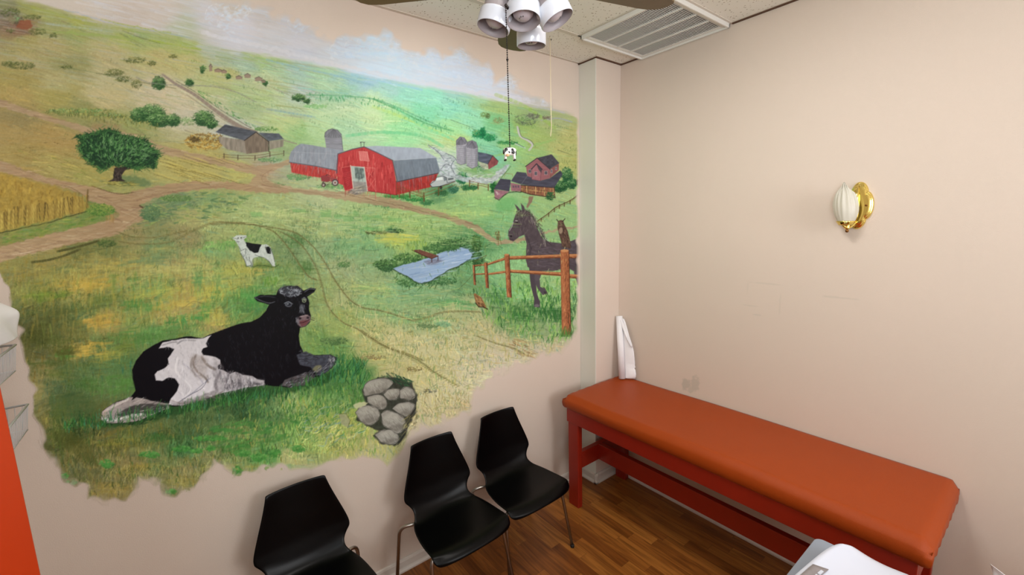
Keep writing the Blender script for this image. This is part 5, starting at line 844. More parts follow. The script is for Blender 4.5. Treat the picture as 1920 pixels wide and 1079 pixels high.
line(smooth(Z6([(688, 560), (640, 640), (610, 740), (560, 820)])), 3, (44, 42, 38), .8, jit=.8); strokes(70, Z6([(620, 600), (720, 590), (690, 720), (600, 820), (560, 830)]), (100, 150), (4, 12), (1, 2), [(90, 82, 56), (150, 138, 88)], (.4, .8)); foliage(*Z6([(790, 436)])[0], 12, 3, [(92, 92, 80), (120, 112, 84)], 24); foliage(*Z6([(680, 280)])[0], 14, 4, [(112, 96, 60), (130, 116, 72)], 30); foliage(*Z6([(380, 195)])[0], 28, 4, [(126, 104, 72), (146, 130, 86)], 60); foliage(*Z4([(870, 920)])[0], 26, 7, [(76, 104, 62), (110, 134, 84)]); foliage(*Z4([(1660, 800)])[0], 14, 5, [(120, 162, 120), (140, 176, 130)]); foliage(*Z4([(1540, 815)])[0], 20, 3, [(104, 128, 84)]); strokes(60, Z6([(700, 420), (1080, 420), (1060, 600), (760, 660)]), (60, 100), (8, 24), (1, 2), [(176, 152, 92), (206, 186, 130), (150, 132, 80)], (.3, .6), .4)
# --- edge of the paint: ragged, thinning to bare wall
EDGE = [(-80, -10), (350, -10), (410, -6), (470, 8), (520, 28), (565, 44), (620, 82), (655, 68), (690, 66), (725, 64), (742, 80), (765, 100), (800, 98), (818, 94), (832, 112), (846, 100), (862, 90), (882, 100), (890, 114), (905, 116), (918, 132), (930, 150), (948, 144), (965, 146), (978, 170), (1000, 184), (1018, 184), (1030, 190), (1050, 202), (1066, 208), (1078, 226), (1085, 240), (1085, 612), (1078, 628), (1068, 640), (1052, 660), (1020, 664), (1000, 668), (970, 682), (945, 692), (925, 702), (908, 716), (890, 738), (878, 760), (862, 776), (840, 784), (815, 798), (790, 794), (770, 806), (762, 830), (750, 842), (742, 862), (728, 876), (716, 856), (690, 852), (660, 858), (620, 860), (590, 870), (570, 876), (545, 880), (520, 872), (490, 878), (462, 884), (440, 896), (425, 872), (405, 868), (392, 880), (378, 902), (355, 918), (335, 926), (305, 922), (300, 906), (262, 898), (256, 925), (240, 938), (205, 938), (165, 932), (172, 912), (150, 905), (125, 902), (116, 888), (108, 872), (96, 862), (84, 836), (76, 800), (66, 780), (70, 742), (58, 716), (48, 676), (46, 640), (34, 610), (22, 570), (8, 530), (-10, 500), (-40, 470), (-80, 450)]
x0, y0, m = mask(EDGE, 4, 9, 24, 12); ALPHA = np.zeros((CH, CW), np.float32); ALPHA[y0:y0+m.shape[0], x0:x0+m.shape[1]] = m
x0, y0, m = mask(EDGE, 9, 10, 16, 12); A2 = np.zeros((CH, CW), np.float32); A2[y0:y0+m.shape[0], x0:x0+m.shape[1]] = m
low_part = np.clip((PYY-560)/80, 0, 1)*np.clip((PXX-740)/60, 0, 1); low_part = np.maximum(low_part, .30*np.clip((PYY-790)/60, 0, 1))
skyf = (PYY < ridge(PXX)+5)*1.0
soft_part = np.clip(low_part+skyf, 0, 1)
streak = np.clip((vnoise(3, 14)*1.0+vnoise(9, 30)*.6-.45)*2, 0, 1)
ALPHA = ALPHA*(1-soft_part)+np.maximum(A2*(.3+.7*streak), np.clip(A2*3-1.7, 0, 1))*low_part*(1-skyf)+A2*skyf*(.75+.25*vnoise(60, 8))
ALPHA = np.where((PXX > 1060) & (PYY > ridge(PXX)), ALPHA*np.clip((1086-PXX)/6, 0, 1), ALPHA)
ALPHA = np.clip(ALPHA, 0, 1)
for cx, cy, rx, ry in ((445, 884, 10, 8), (322, 920, 12, 6), (132, 900, 9, 5), (350, 915, 8, 6), (500, 878, 5, 4), (528, 880, 4, 3)):
    x0, y0, m = mask([(cx+rx*math.cos(t), cy+ry*math.sin(t)) for t in np.linspace(0, 2*PI, 12, endpoint=False)], 1.5, 3, 4); ALPHA[y0:y0+m.shape[0], x0:x0+m.shape[1]] = np.maximum(ALPHA[y0:y0+m.shape[0], x0:x0+m.shape[1]], m*.85)
# observed colour -> paint colour: divide by how strongly each place of the wall is lit
IC = np.array([[-0.1569, -0.2271, -0.3042], [0.047, 0.1419, 0.4847], [1.926, 1.917, 2.4422], [0.6506, 0.373, -0.1346], [2.8649, 3.2533, 3.4225], [-6.0778, -6.3172, -7.587], [-1.1509, -0.9941, -0.9018], [0.3733, 0.1415, 0.224], [-3.2132, -3.3272, -3.4656], [3.9396, 4.0641, 4.7429]])
# --- lay the sheet on the wall: a fine mesh, one colour per vertex
STEP = .0027
xs = np.arange(XL+.012, -CA-.001, STEP); zs = np.arange(.60, H-.03, STEP)
WXX, WZZ = np.meshgrid(xs, zs); hh = SHEET_H @ np.stack([WXX.ravel(), WZZ.ravel(), np.ones(WXX.size)])
px_, py_ = hh[0]/hh[2], hh[1]/hh[2]; fx = (px_-OX)*SC; fy = (py_-OY)*SC
ok = (fx >= 1) & (fy >= 1) & (fx < CW-2) & (fy < CH-2)
fx = np.clip(fx, 1, CW-2.01); fy = np.clip(fy, 1, CH-2.01); xi = fx.astype(int); yi = fy.astype(int); ax_ = (fx-xi)[:, None]; ay_ = (fy-yi)[:, None]
def samp(A): return (A[yi, xi]*(1-ax_)+A[yi, xi+1]*ax_)*(1-ay_)+(A[yi+1, xi]*(1-ax_)+A[yi+1, xi+1]*ax_)*ay_
CV = np.clip(CV, 0, 255); col = samp(CV); alp = samp(ALPHA[..., None])[:, 0]*ok
lc = col/255; lc = np.where(lc <= .04045, lc/12.92, ((lc+.055)/1.055)**2.4)
uu = np.clip(px_, 0, 1080)/1000; vv_ = np.clip(py_, 0, 930)/1000
il = np.exp(np.stack([np.ones_like(uu), uu, vv_, uu*uu, uu*vv_, vv_*vv_, uu**3, uu*uu*vv_, uu*vv_*vv_, vv_**3], 1) @ IC)*MURAL_GAIN
pc_ = np.clip(lc/il-.004, .001, .92)
wl = np.array(lin(WALL_RGB)); pc_ = pc_*alp[:, None]+wl*(1-alp[:, None])
nx, nz = len(xs), len(zs); keep = alp.reshape(nz, nx) > .04
q = keep[:-1, :-1] & keep[1:, :-1] & keep[:-1, 1:] & keep[1:, 1:]
jj, ii = np.nonzero(q); a_ = jj*nx+ii; quads = np.stack([a_, a_+1, a_+nx+1, a_+nx], 1)
used = np.unique(quads); remap = np.full(nx*nz, -1, np.int64); remap[used] = np.arange(len(used)); quads = remap[quads]
me = bpy.data.meshes.new('mural'); me.vertices.add(len(used)); co_ = np.stack([WXX.ravel()[used], np.full(len(used), -.0012), WZZ.ravel()[used]], 1).astype(np.float32); me.vertices.foreach_set('co', co_.ravel())
me.loops.add(quads.size); me.loops.foreach_set('vertex_index', quads.ravel().astype(np.int32)); me.polygons.add(len(quads)); me.polygons.foreach_set('loop_start', np.arange(0, quads.size, 4, dtype=np.int32))
ca_ = me.color_attributes.new('paint', 'FLOAT_COLOR', 'POINT'); ca_.data.foreach_set('color', np.concatenate([pc_[used], np.ones((len(used), 1))], 1).astype(np.float32).ravel())
me.update(calc_edges=True)
mm_, N_, L_, b_ = new_mat('mural_paint'); at = N_.new('ShaderNodeAttribute'); at.attribute_name = 'paint'; L_.new(at.outputs['Color'], b_.inputs['Base Color']); b_.inputs['Roughness'].default_value = .55; b_.inputs['Specular IOR Level'].default_value = .12
tc_ = N_.new('ShaderNodeTexCoord'); n2_ = N_.new('ShaderNodeTexNoise'); n2_.inputs['Scale'].default_value = 260; L_.new(tc_.outputs['Object'], n2_.inputs['Vector']); bp_ = N_.new('ShaderNodeBump'); bp_.inputs['Strength'].default_value = .2; bp_.inputs['Distance'].default_value = .002; L_.new(n2_.outputs['Fac'], bp_.inputs['Height']); L_.new(bp_.outputs['Normal'], b_.inputs['Normal'])
me.materials.append(mm_)
mural = bpy.data.objects.new('mural', me); COL.objects.link(mural)
tag(mural, 'large hand painted farm mural with red barn, lying black and white cow, pond and horse', 'mural')
del CV, BASE, XX, YY, PXX, PYY
print('mural verts', len(used))

# ------------------------------------------------------------------ ceiling vent
v = thing('ceiling_vent', 'off-white square slatted air grille set in the ceiling against the right wall', 'vent', (-.305, -.632, H))
bm = bmesh.new(); a = .293; i = .262
for s in (-1, 1):
    box(bm, (s*a if s < 0 else i, -a, -.016), (-i if s < 0 else a, a, -.001))
    box(bm, (-i, s*a if s < 0 else i, -.016), (i, -i if s < 0 else a, -.001))
for s in (-1, 1):   # raised lip
    box(bm, (s*a-.006, -a-.006, -.026), (s*a+.006, a+.006, -.001)); box(bm, (-a-.006, s*a-.006, -.026), (a+.006, s*a+.006, -.001))
obj('frame', bm, M['vent'], v, bevel=.003)
obj('backing', bx((-i, -i, -.003), (i, i, -.001)), M['ventdark'], v)
bm = bmesh.new()
n = 46
for k in range(n):
    y = -i+(k+.5)*2*i/n
    vs = [bm.verts.new(p) for p in ((-i, y-.0035, -.015), (i, y-.0035, -.015), (i, y+.0035, -.005), (-i, y+.0035, -.005), (-i, y-.0025, -.016), (i, y-.0025, -.016), (i, y+.0045, -.006), (-i, y+.0045, -.006))]
    for f in ((0,1,2,3),(4,7,6,5),(0,4,5,1),(2,6,7,3)): bm.faces.new([vs[j] for j in f])
obj('slats', bm, M['vent'], v)
for k in (1, 2, 3):
    x = -i+k*2*i/4
    obj('divider_bar', bx((x-.005, -i, -.019), (x+.005, i, -.008)), M['vent'], v)

# ------------------------------------------------------------------ ceiling fan
FC = Vector((-1.744, -1.167, 0)); ZB = 2.75
fan = thing('ceiling_fan', 'ceiling fan with brown blades and a cluster of white cylinder spotlights', 'ceiling fan', (FC.x, FC.y, H))
fz = lambda z: z-H
bm = bmesh.new(); lathe(bm, [(0, 0), (.07, 0), (.072, -.02), (.05, -.06), (.02, -.075), (0, -.075)]); obj('canopy', bm, M['fanwhite'], fan)
bm = bmesh.new(); tube(bm, [(0, 0, -.07), (0, 0, -.3)], .012); obj('downrod', bm, M['fanwhite'], fan)
bm = bmesh.new(); lathe(bm, [(0, -.22), (.05, -.225), (.10, -.25), (.112, -.29), (.112, -.36), (.09, -.385), (.05, -.40), (0, -.40)]); obj('motor_housing', bm, M['fanwhite'], fan)
bm = bmesh.new(); lathe(bm, [(0, -.39), (.05, -.395), (.045, -.42), (.045, -.45), (.03, -.475), (0, -.48)]); obj('light_fitter', bm, M['fanwhite'], fan)
RB = .535
dirs = [Vector((-2.078, -.775, 0))-FC, Vector((-1.455, -.80, 0))-FC, Vector((-1.26, -1.35, 0))-FC]
base_ang = math.atan2(dirs[1].y, dirs[1].x)
for k in range(5):
    ang = math.radians((55, 138, 208, 276, 343)[k])
    bm = bmesh.new()
    out = [(.15, -.045), (.30, -.058), (.46, -.066), (.50, -.062), (.522, -.05), (.535, -.03), (.538, 0), (.535, .03), (.522, .05), (.50, .062), (.46, .066), (.30, .058), (.15, .045)]
    R = Matrix.Translation((0, 0, fz(ZB))) @ Matrix.Rotation(ang, 4, 'Z') @ Matrix.Rotation(math.radians(10), 4, 'X')
    lo = [bm.verts.new(R @ Vector((x, y, -.003))) for x, y in out]; hi = [bm.verts.new(R @ Vector((x, y, .003))) for x, y in out]
    bm.faces.new(lo); bm.faces.new(hi)
    for q in range(len(out)): bm.faces.new((lo[q], lo[(q+1) % len(out)], hi[(q+1) % len(out)], hi[q]))
    bl = obj('blade', bm, M['blade'], fan)
    bm = bmesh.new(); R2 = Matrix.Translation((0, 0, fz(ZB))) @ Matrix.Rotation(ang, 4, 'Z')
    tube(bm, [R2 @ Vector(p) for p in ((.09, 0, 0), (.13, .012, .006), (.2, .01, .006))], .008, 8)
    tube(bm, [R2 @ Vector(p) for p in ((.09, 0, 0), (.13, -.012, .006), (.2, -.01, .006))], .008, 8)
    obj('blade_bracket', bm, M['fanwhite'], bl)
# four spotlight heads: (rim centre, direction the head points)
HC = Vector((-1.905, -1.372, 2.56))
heads = HEADS
for rim, d, rr in heads:
    rim, d = Vector(rim), Vector(d).normalized()
    base = rim-d*.145
    mt = axis_mtx(base-FC-Vector((0, 0, H)), d)
    bm = bmesh.new()
    s = rr/.042
    lathe(bm, [(0, -.012), (.012*s, -.01), (.026*s, 0), (.0345*s, .01), (.0345*s, .095), (.036*s, .1), (.0415*s, .104), (.042*s, .108), (.042*s, .143), (.0405*s, .145)], 40, mt)
    hd = obj('lamp_head', bm, M['fanwhite'], fan)
    bm = bmesh.new(); lathe(bm, [(.0405*s, .145), (.0388*s, .1445), (.038*s, .13), (.034*s, .06), (.012*s, .05), (0, .05)], 40, mt); obj('inner_reflector', bm, M['fanin'], hd)
    if rr > .0395:
        bm = bmesh.new(); lathe(bm, [(.013, .05), (.016, .07), (.028, .095), (.031, .112), (.027, .128), (.015, .138), (0, .141)], 32, mt); bu = obj('bulb', bm, M['bulb'], hd)
        bm = bmesh.new()
        for dx in (-.006, 0, .006): sphere(bm, mt @ Vector((dx, .012-abs(dx)*.4, .1385)), .0022, 8)
        obj('printed_mark', bm, M['bulbmark'], bu)
    # arm to the fitter
    bm = bmesh.new(); e = Vector((0, 0, fz(2.665))); b0 = base-FC-Vector((0, 0, H)); mid = (b0+e)/2+Vector((0, 0, .03))
    tube(bm, bez(e, mid, b0+d*.004), .009, 10); obj('lamp_arm', bm, M['fanwhite'], fan)
# bead chain from the fitter
CT = Vector((CHAIN[0], CHAIN[1], 2.60)); cz0, cz1 = CHAIN[2], 2.60
bm = bmesh.new()
zz = cz0
tube(bm, [(CT.x-FC.x, CT.y-FC.y, fz(cz0)), (CT.x-FC.x, CT.y-FC.y, fz(cz1))], .0007, 5)
while zz < cz1:
    sphere(bm, (CT.x-FC.x, CT.y-FC.y, fz(zz)), .0021, 6); zz += .0058
sphere(bm, (CT.x-FC.x, CT.y-FC.y, fz(2.465)), .0035, 8)
tube(bm, [(CT.x-FC.x, CT.y-FC.y, fz(cz1)), (0, 0, fz(2.61))], .004, 8)
obj('pull_chain', bm, M['steel'], fan)

# cow ornament on the chain
cow = thing('cow_ornament', 'tiny black and white cow hanging at the end of the fan pull chain', 'ornament', (CT.x, CT.y, cz0-.02), math.radians(-28))
K = .9
bm = bmesh.new()
body = [(-.020, 0, -.001, .010), (-.014, 0, 0, .0125), (-.004, 0, .001, .0125), (.006, 0, .001, .012), (.014, 0, .002, .010), (.019, 0, .0, .006)]
tube(bm, [Vector(p[:3])*K for p in body], [p[3]*K for p in body], 16)
o = obj('body', bm, M['cowwhite'], cow, subsurf=1, smooth=True)
for sx_ in (-.013, .012):
    for sy_ in (-.006, .006):
        bm = bmesh.new(); tube(bm, [Vector((sx_, sy_, -.005))*K, Vector((sx_*1.1, sy_*1.1, -.016))*K, Vector((sx_*1.15, sy_*1.15, -.024))*K], [.0042*K, .003*K, .003*K], 10)
        lg = obj('leg', bm, M['cowwhite'], cow)
        bm = bmesh.new(); lathe(bm, [(0, 0), (.0036*K, 0), (.0032*K, .004*K), (0, .004*K)], 10, Matrix.Translation(Vector((sx_*1.16, sy_*1.16, -.0265))*K)); obj('hoof', bm, M['cowblack'], lg)
bm = bmesh.new(); sphere(bm, Vector((-.012, -.011, -.008))*K, .0075*K, 14, (1, .9, 1.1)); hd = obj('head', bm, M['cowwhite'], cow)
bm = bmesh.new(); sphere(bm, Vector((-.010, -.0165, -.012))*K, .005*K, 12, (1.2, .8, .9)); obj('muzzle', bm, M['cowtan'], hd)
bm = bmesh.new(); sphere(bm, Vector((-.018, -.012, -.004))*K, .0035*K, 8, (1.6, .5, .8)); sphere(bm, Vector((-.006, -.012, -.003))*K, .0035*K, 8, (1.6, .5, .8)); obj('ear', bm, M['cowblack'], hd)
for c_, r_, s_ in (((-.013, -.0098, .003), .006, (1, .45, 1.3)), ((.006, -.0098, .001), .0055, (1, .45, 1.5)), ((.010, -.0095, -.003), .004, (1, .5, 1.2)), ((-.004, .0, .0125), .006, (1.3, 1, .3)), ((-.02, 0, 0), .006, (.4, 1, 1.3)), ((.017, -.004, -.004), .004, (.7, .8, 2.2))):
    bm = bmesh.new(); sphere(bm, Vector(c_)*K, r_*K, 12, s_); obj('black_patch', bm, M['cowblack'], cow)
bm = bmesh.new(); tube(bm, [Vector((0, 0, .012))*K, Vector((0, 0, .0225))*K], .0013, 6); obj('hook', bm, M['steel'], cow)

# cream pull cord from the ceiling
ex, ey = -.746, -.221
cz = CORD_Z
bm = bmesh.new()
tube(bm, [(0, 0, -.002), (0, 0, cz[1]-H), (.001, 0, cz[1]-.05-H), (.004, .002, cz[1]-.11-H), (.002, 0, cz[0]+.05-H), (-.007, 0, cz[0]-H)], .0022, 6)
sphere(bm, (0, 0, cz[1]-H), .005, 10)
pc = obj('cord', bm, M['cord']); pc.name = 'pull_cord'; pc.location = (ex, ey, H); tag(pc, 'thin cream pull cord hanging from a ceiling hook near the mural', 'cord')
bm = bmesh.new(); tube(bm, [(0, 0, 0), (0, 0, -.012), (.01, 0, -.02), (.014, 0, -.012)], .002, 6); obj('hook', bm, M['steel'], pc)

# ------------------------------------------------------------------ wall sconce (right wall)
sc = thing('wall_sconce', 'brass wall sconce with a frosted fluted glass shell shade', 'wall light', (0, -1.600, 2.062))
# scalloped back plate: outline in (y,z)
def plate_outline(s):
    P = []
    for k in range(72):
        t = 2*PI*k/72
        ry, rz = .056, .108
        w = .86+.19*abs(math.cos(2*t))**.7
        P.append((ry*s*w*math.cos(t), rz*s*w*math.sin(t)))
    return P
bm = bmesh.new(); prev = None
for s, x in ((1, 0), (1, -.006), (.96, -.011), (.90, -.012), (.86, -.016), (.80, -.017), (.74, -.022), (.70, -.022)):
    ring = [bm.verts.new((x, y, z)) for y, z in plate_outline(s)]
    if prev:
        for k in range(72): bm.faces.new((prev[k], prev[(k+1) % 72], ring[(k+1) % 72], ring[k]))
    prev = ring
bm.faces.new(prev)
obj('back_plate', bm, M['brass'], sc, smooth=False)
bm = bmesh.new(); tube(bm, [(-.022, .004, -.095), (-.03, .004, -.04), (-.03, .004, .04), (-.022, .004, .095)], [.004, .009, .009, .004], 10); obj('ridge', bm, M['brass'], sc)
for yy in (-.034,):
    bm = bmesh.new(); sphere(bm, (-.025, yy, .0), .005, 12); obj('screw', bm, M['brassdark'], sc)
# arm and holder
bm = bmesh.new()
tube(bm, bez((-.02, .0, -.075), (-.06, .02, -.125), (-.085, .033, -.092), 8), .006, 12)
lathe(bm, [(0, 0), (.010, 0), (.012, .008), (.010, .014), (.013, .022), (.012, .03), (0, .03)], 20, Matrix.Translation((-.065, .022, -.112)))
obj('arm', bm, M['brass'], sc)
bm = bmesh.new(); sphere(bm, (-.065, .022, -.120), .008, 14); obj('finial', bm, M['brassdark'], sc)
# brass cup crescent holding the glass
bm = bmesh.new()
sh = lambda u, t: None
def shell_pt(u, v, grow=0):
    """u -1..1 across, v 0..1 bottom to top: half shell opening to the wall"""
    w = .050*math.sin(PI*min(1, .12+v*.80))**.75*(1-.10*v)
    if v > .80: w *= 1-(v-.80)*2.2
    a = u*PI*.56
    ph = math.cos(PI*(u*8+2.2*(1-v)*abs(u))); fl = 1+.05*ph*(.3+.7*v)
    rx = (.062+grow)*math.sin(PI*(.16+.72*v))**.6
    y = (w+grow)*math.sin(a)*fl*1.05
    x = -.058-rx*math.cos(a)*fl*.9
    z = -.088+v*.195+.007*ph*v-.02*abs(u)**2*v-(.018*abs(u)**1.5 if v > .8 else 0)*(v-.8)*5
    return Vector((x, y+.030+.014*v, z))
bm = bmesh.new(); NU, NV = 72, 28
gr = [[bm.verts.new(shell_pt(-1+2*i_/NU, j/NV)) for i_ in range(NU+1)] for j in range(NV+1)]
for j in range(NV):
    for i_ in range(NU): bm.faces.new((gr[j][i_], gr[j][i_+1], gr[j+1][i_+1], gr[j+1][i_]))
o = obj('glass_shade', bm, M['frost'], sc, smooth=True)
sol = o.modifiers.new('s', 'SOLIDIFY'); sol.thickness = .004
bm = bmesh.new()
gr = [[bm.verts.new(shell_pt(-.8+1.6*i_/30, j*.035, .004)-Vector((0, 0, .004))) for i_ in range(31)] for j in range(4)]
for j in range(3):
    for i_ in range(30): bm.faces.new((gr[j][i_], gr[j][i_+1], gr[j+1][i_+1], gr[j+1][i_]))
o = obj('shade_holder', bm, M['brass'], sc, smooth=True)
sol = o.modifiers.new('s', 'SOLIDIFY'); sol.thickness = .002

# ------------------------------------------------------------------ padded exam table
tb = thing('exam_table', 'long padded table with an orange vinyl top on a red painted wooden frame', 'exam table', (0, 0, 0))
X0, X1, Y0, Y1 = -.615, -.004, -2.055, -.166
bm = bmesh.new()
# cushion grid with rounded drop edges and slight wrinkles at the end
NX, NY = 26, 90
def cush(i_, j, side):
    u = i_/NX; w = j/NY
    x = X0+(X1-X0)*u; y = Y1+(Y0-Y1)*w
    def edge(d, r): return 0 if d > r else r-math.sqrt(max(0, r*r-(r-d)**2))
    z = .828-edge(x-X0, .03)-edge(y-Y0, .035)-edge(Y1-y, .035)-.4*edge(X1-x, .012)
    z += .003*math.sin(y*3.1)+.002*math.sin(x*9+y*5)
    # pleats gathered at the far-left end
    t = max(0, 1-(Y1-y)/.07)
    if t > 0 and side == 0: z -= .006*t*abs(math.sin(x*40))
    return Vector((x, y, z))
top = [[bm.verts.new(cush(i_, j, 0)) for i_ in range(NX+1)] for j in range(NY+1)]
for j in range(NY):
    for i_ in range(NX): bm.faces.new((top[j][i_], top[j][i_+1], top[j+1][i_+1], top[j+1][i_]))
ring = [top[0][i_] for i_ in range(NX+1)]+[top[j][NX] for j in range(1, NY+1)]+[top[NY][i_] for i_ in range(NX-1, -1, -1)]+[top[j][0] for j in range(NY-1, 0, -1)]
prev = ring
cxm, cym = (X0+X1)/2, (Y0+Y1)/2
for k, (z, inn) in enumerate(((.79, -.004), (.765, -.007), (.742, -.004), (.728, .004), (.722, .016))):
    nr = []
    for q, vv in enumerate(ring):
        x, y = vv.co.x, vv.co.y
        dx = (1 if x < cxm else -1)*inn if min(abs(x-X0), abs(x-X1)) < .001 else 0
        dy = (1 if y < cym else -1)*inn if min(abs(y-Y0), abs(y-Y1)) < .001 else 0
        if abs(x-X1) < .001: dx = 0
        wr = .004*math.sin(q*1.9)*math.exp(-min(abs(y-Y1), abs(y-Y0))*14)*k/2 if abs(x-X0) < .001 or abs(y-Y1) < .001 or abs(y-Y0) < .001 else 0
        nr.append(bm.verts.new((x+dx-(wr if abs(x-X0) < .001 else 0), y+dy+(wr if abs(y-Y1) < .001 or abs(y-Y0) < .001 else 0), z)))
    for q in range(len(nr)): bm.faces.new((prev[q], prev[(q+1) % len(nr)], nr[(q+1) % len(nr)], nr[q]))
    prev = nr
bm.faces.new(prev)
obj('cushion', bm, M['vinyl'], tb, smooth=True)
AX = -.605
for name, a, b in (('apron', (AX, Y0+.03, .628), (AX+.038, Y1-.02, .726)), ('apron', (-.05, Y0+.03, .628), (-.012, Y1-.02, .726)),
                   ('apron', (AX+.038, Y1-.058, .628), (-.05, Y1-.02, .726)), ('apron', (AX+.038, Y0+.03, .628), (-.05, Y0+.068, .726))):
    obj(name, bx(a, b), M['redpaint'], tb, bevel=.004)
for a, b in (((AX+.004, Y1-.125, 0), (AX+.046, Y1-.03, .632)), ((AX+.004, Y0+.045, 0), (AX+.046, Y0+.14, .632)), ((-.075, Y1-.125, 0), (-.032, Y1-.03, .632)), ((-.075, Y0+.045, 0), (-.032, Y0+.14, .632))):
    obj('leg', bx(a, b), M['redpaint'], tb, bevel=.005)
for y in (Y1-.115, Y0+.075):
    obj('end_rail', bx((AX+.046, y, .29), (-.075, y+.038, .41)), M['redpaint'], tb, bevel=.003)
obj('long_stretcher', bx((-.375, Y0+.113, .29), (-.337, Y1-.115, .41)), M['redpaint'], tb, bevel=.003)

# paper roll standing in the corner
pr = thing('paper_roll', 'white exam paper roll with a torn loose flap standing in the room corner', 'paper roll', (-.08, -.256, .829))
mt = axis_mtx((0, 0, 0), Vector((.046, .068, .468)))
bm = bmesh.new(); lathe(bm, [(.010, .001), (.0245, 0), (.0245, .476), (.010, .476), (.010, .001)], 36, mt); obj('roll', bm, M['paper'], pr)
EDG = [(.004, -.062), (.012, -.080), (.03, -.087), (.05, -.088), (.065, -.083), (.078, -.080), (.088, -.070), (.10, -.077), (.112, -.070), (.124, -.072), (.17, -.071), (.22, -.064), (.27, -.043), (.33, -.022), (.38, -.004), (.43, .020), (.455, .034)]
bm = bmesh.new(); rows = []
for z, yo in EDG:
    c = mt @ Vector((0, 0, z)); row = []
    for i_ in range(9):
        u = i_/8
        a = Vector((c.x+.012, c.y-.0215, z)); b = Vector((.056, yo, z-.004))
        q_ = a.lerp(b, u); q_.x -= .006*math.sin(u*PI)+.004*math.sin(z*40)*u
        row.append(bm.verts.new(q_))
    rows.append(row)
for r0, r1 in zip(rows, rows[1:]):
    for i_ in range(8): bm.faces.new((r0[i_], r0[i_+1], r1[i_+1], r1[i_]))
o = obj('loose_sheet', bm, M['paper'], pr, smooth=True); sol = o.modifiers.new('s', 'SOLIDIFY'); sol.thickness = .0008
bm = bmesh.new(); rows = []
for j in range(17):   # folded-over strip
    t = j/16; z = .462-t*.215; c = mt @ Vector((0, 0, z)); yo = c.y+.012-.02*t
    yo2 = .046-.098*t+.006*math.sin(t*PI)
    w_ = .018*(1-t)**.8+.001
    rows.append([bm.verts.new(q) for q in ((.030+.004*t, yo2+w_-.012*t, z-.004), (.026+.016*t, yo2+w_*.4, z), (.040+.012*t, yo2-.004, z+.003))])
for j in range(16):
    for i_ in range(2): bm.faces.new((rows[j][i_], rows[j][i_+1], rows[j+1][i_+1], rows[j+1][i_]))
o = obj('folded_edge', bm, M['paper'], pr, smooth=True); sol = o.modifiers.new('s', 'SOLIDIFY'); sol.thickness = .0008

# ------------------------------------------------------------------ chairs
def make_chair():
    root = thing('side_chair', '', 'chair', group='black chairs along the mural wall')
    # (y, z, half width) along the shell, from the top of the back to the front lip; root: y=0 wall side, -y front
    key = [(-.088, .832, .130), (-.089, .826, .1325), (-.094, .800, .139), (-.104, .74, .158), (-.118, .67, .184), (-.130, .60, .208), (-.136, .575, .2125), (-.142, .555, .211), (-.152, .525, .196), (-.160, .50, .179), (-.168, .485, .173), (-.180, .466, .173), (-.198, .452, .181),
           (-.225, .443, .196), (-.27, .437, .213), (-.33, .434, .224), (-.39, .434, .231), (-.45, .438, .234), (-.50, .443, .234), (-.525, .440, .232), (-.545, .430, .228), (-.556, .415, .205)]
    n = 14; bm = bmesh.new(); rows = []
    for k, (y, z, w) in enumerate(key):
        row = []
        for i_ in range(n+1):
            u = -1+2*i_/n
            if k < 11: dy, dz = .022*u*u*-1*(1 if k > 0 else .8), 0        # back curves round the sitter
            else:
                dy, dz = 0, .010*u*u*min(1, (k-10)/5)*(1 if k < 19 else -.6)
            if 8 <= k <= 12: dy, dz = -.012*u*u, .014*u*u
            if k >= 19: dy = .018*u**4+.012*u*u*(k-18)/3; 
            row.append(bm.verts.new((u*w, y+dy, z+dz-(.006*abs(u)**8 if k == 0 else 0))))
        rows.append(row)
    for j in range(len(rows)-1):
        for i_ in range(n): bm.faces.new((rows[j][i_], rows[j][i_+1], rows[j+1][i_+1], rows[j+1][i_]))
    o = obj('seat_shell', bm, M['black'], root, smooth=True)
    s = o.modifiers.new('s', 'SOLIDIFY'); s.thickness = .010; s.offset = 1
    s = o.modifiers.new('sub', 'SUBSURF'); s.levels = s.render_levels = 2
    r = .0095
    for sx_ in (-1, 1):
        # rear leg: out from under the seat, bends down
        bm = bmesh.new(); P = [(sx_*.10, -.20, .418), (sx_*.19, -.165, .418)]+bez((sx_*.19, -.165, .418), (sx_*.237, -.143, .418), (sx_*.243, -.138, .37), 6)[1:]+[(sx_*.262, -.095, .008)]
        tube(bm, P, r, 12); lg = obj('leg', bm, M['chrome'], root)
        bm = bmesh.new(); lathe(bm, [(0, 0), (.012, 0), (.012, .018), (0, .018)], 14, Matrix.Translation((sx_*.262, -.095, 0))); obj('foot_cap', bm, M['rubber'], lg)
        bm = bmesh.new(); P = [(sx_*.10, -.40, .415), (sx_*.17, -.435, .415)]+bez((sx_*.17, -.435, .415), (sx_*.212, -.455, .415), (sx_*.217, -.46, .37), 6)[1:]+[(sx_*.248, -.521, .008)]
        tube(bm, P, r, 12); lg = obj('leg', bm, M['chrome'], root)
        bm = bmesh.new(); lathe(bm, [(0, 0), (.012, 0), (.012, .018), (0, .018)], 14, Matrix.Translation((sx_*.248, -.521, 0))); obj('foot_cap', bm, M['rubber'], lg)
        
    bm = bmesh.new()
    for sx_ in (-.1, .1): tube(bm, [(sx_, -.19, .418), (sx_, -.41, .415)], r, 10)
    for yy in (-.2, -.4): tube(bm, [(-.1, yy, .417), (.1, yy, .416)], r, 10)
    obj('under_frame', bm, M['chrome'], root)
    return root
def copy_tree(o, parent=None):
    c = o.copy(); COL.objects.link(c)
    if parent: c.parent = parent
    for ch in list(o.children): copy_tree(ch, c)
    return c
chair0 = make_chair()
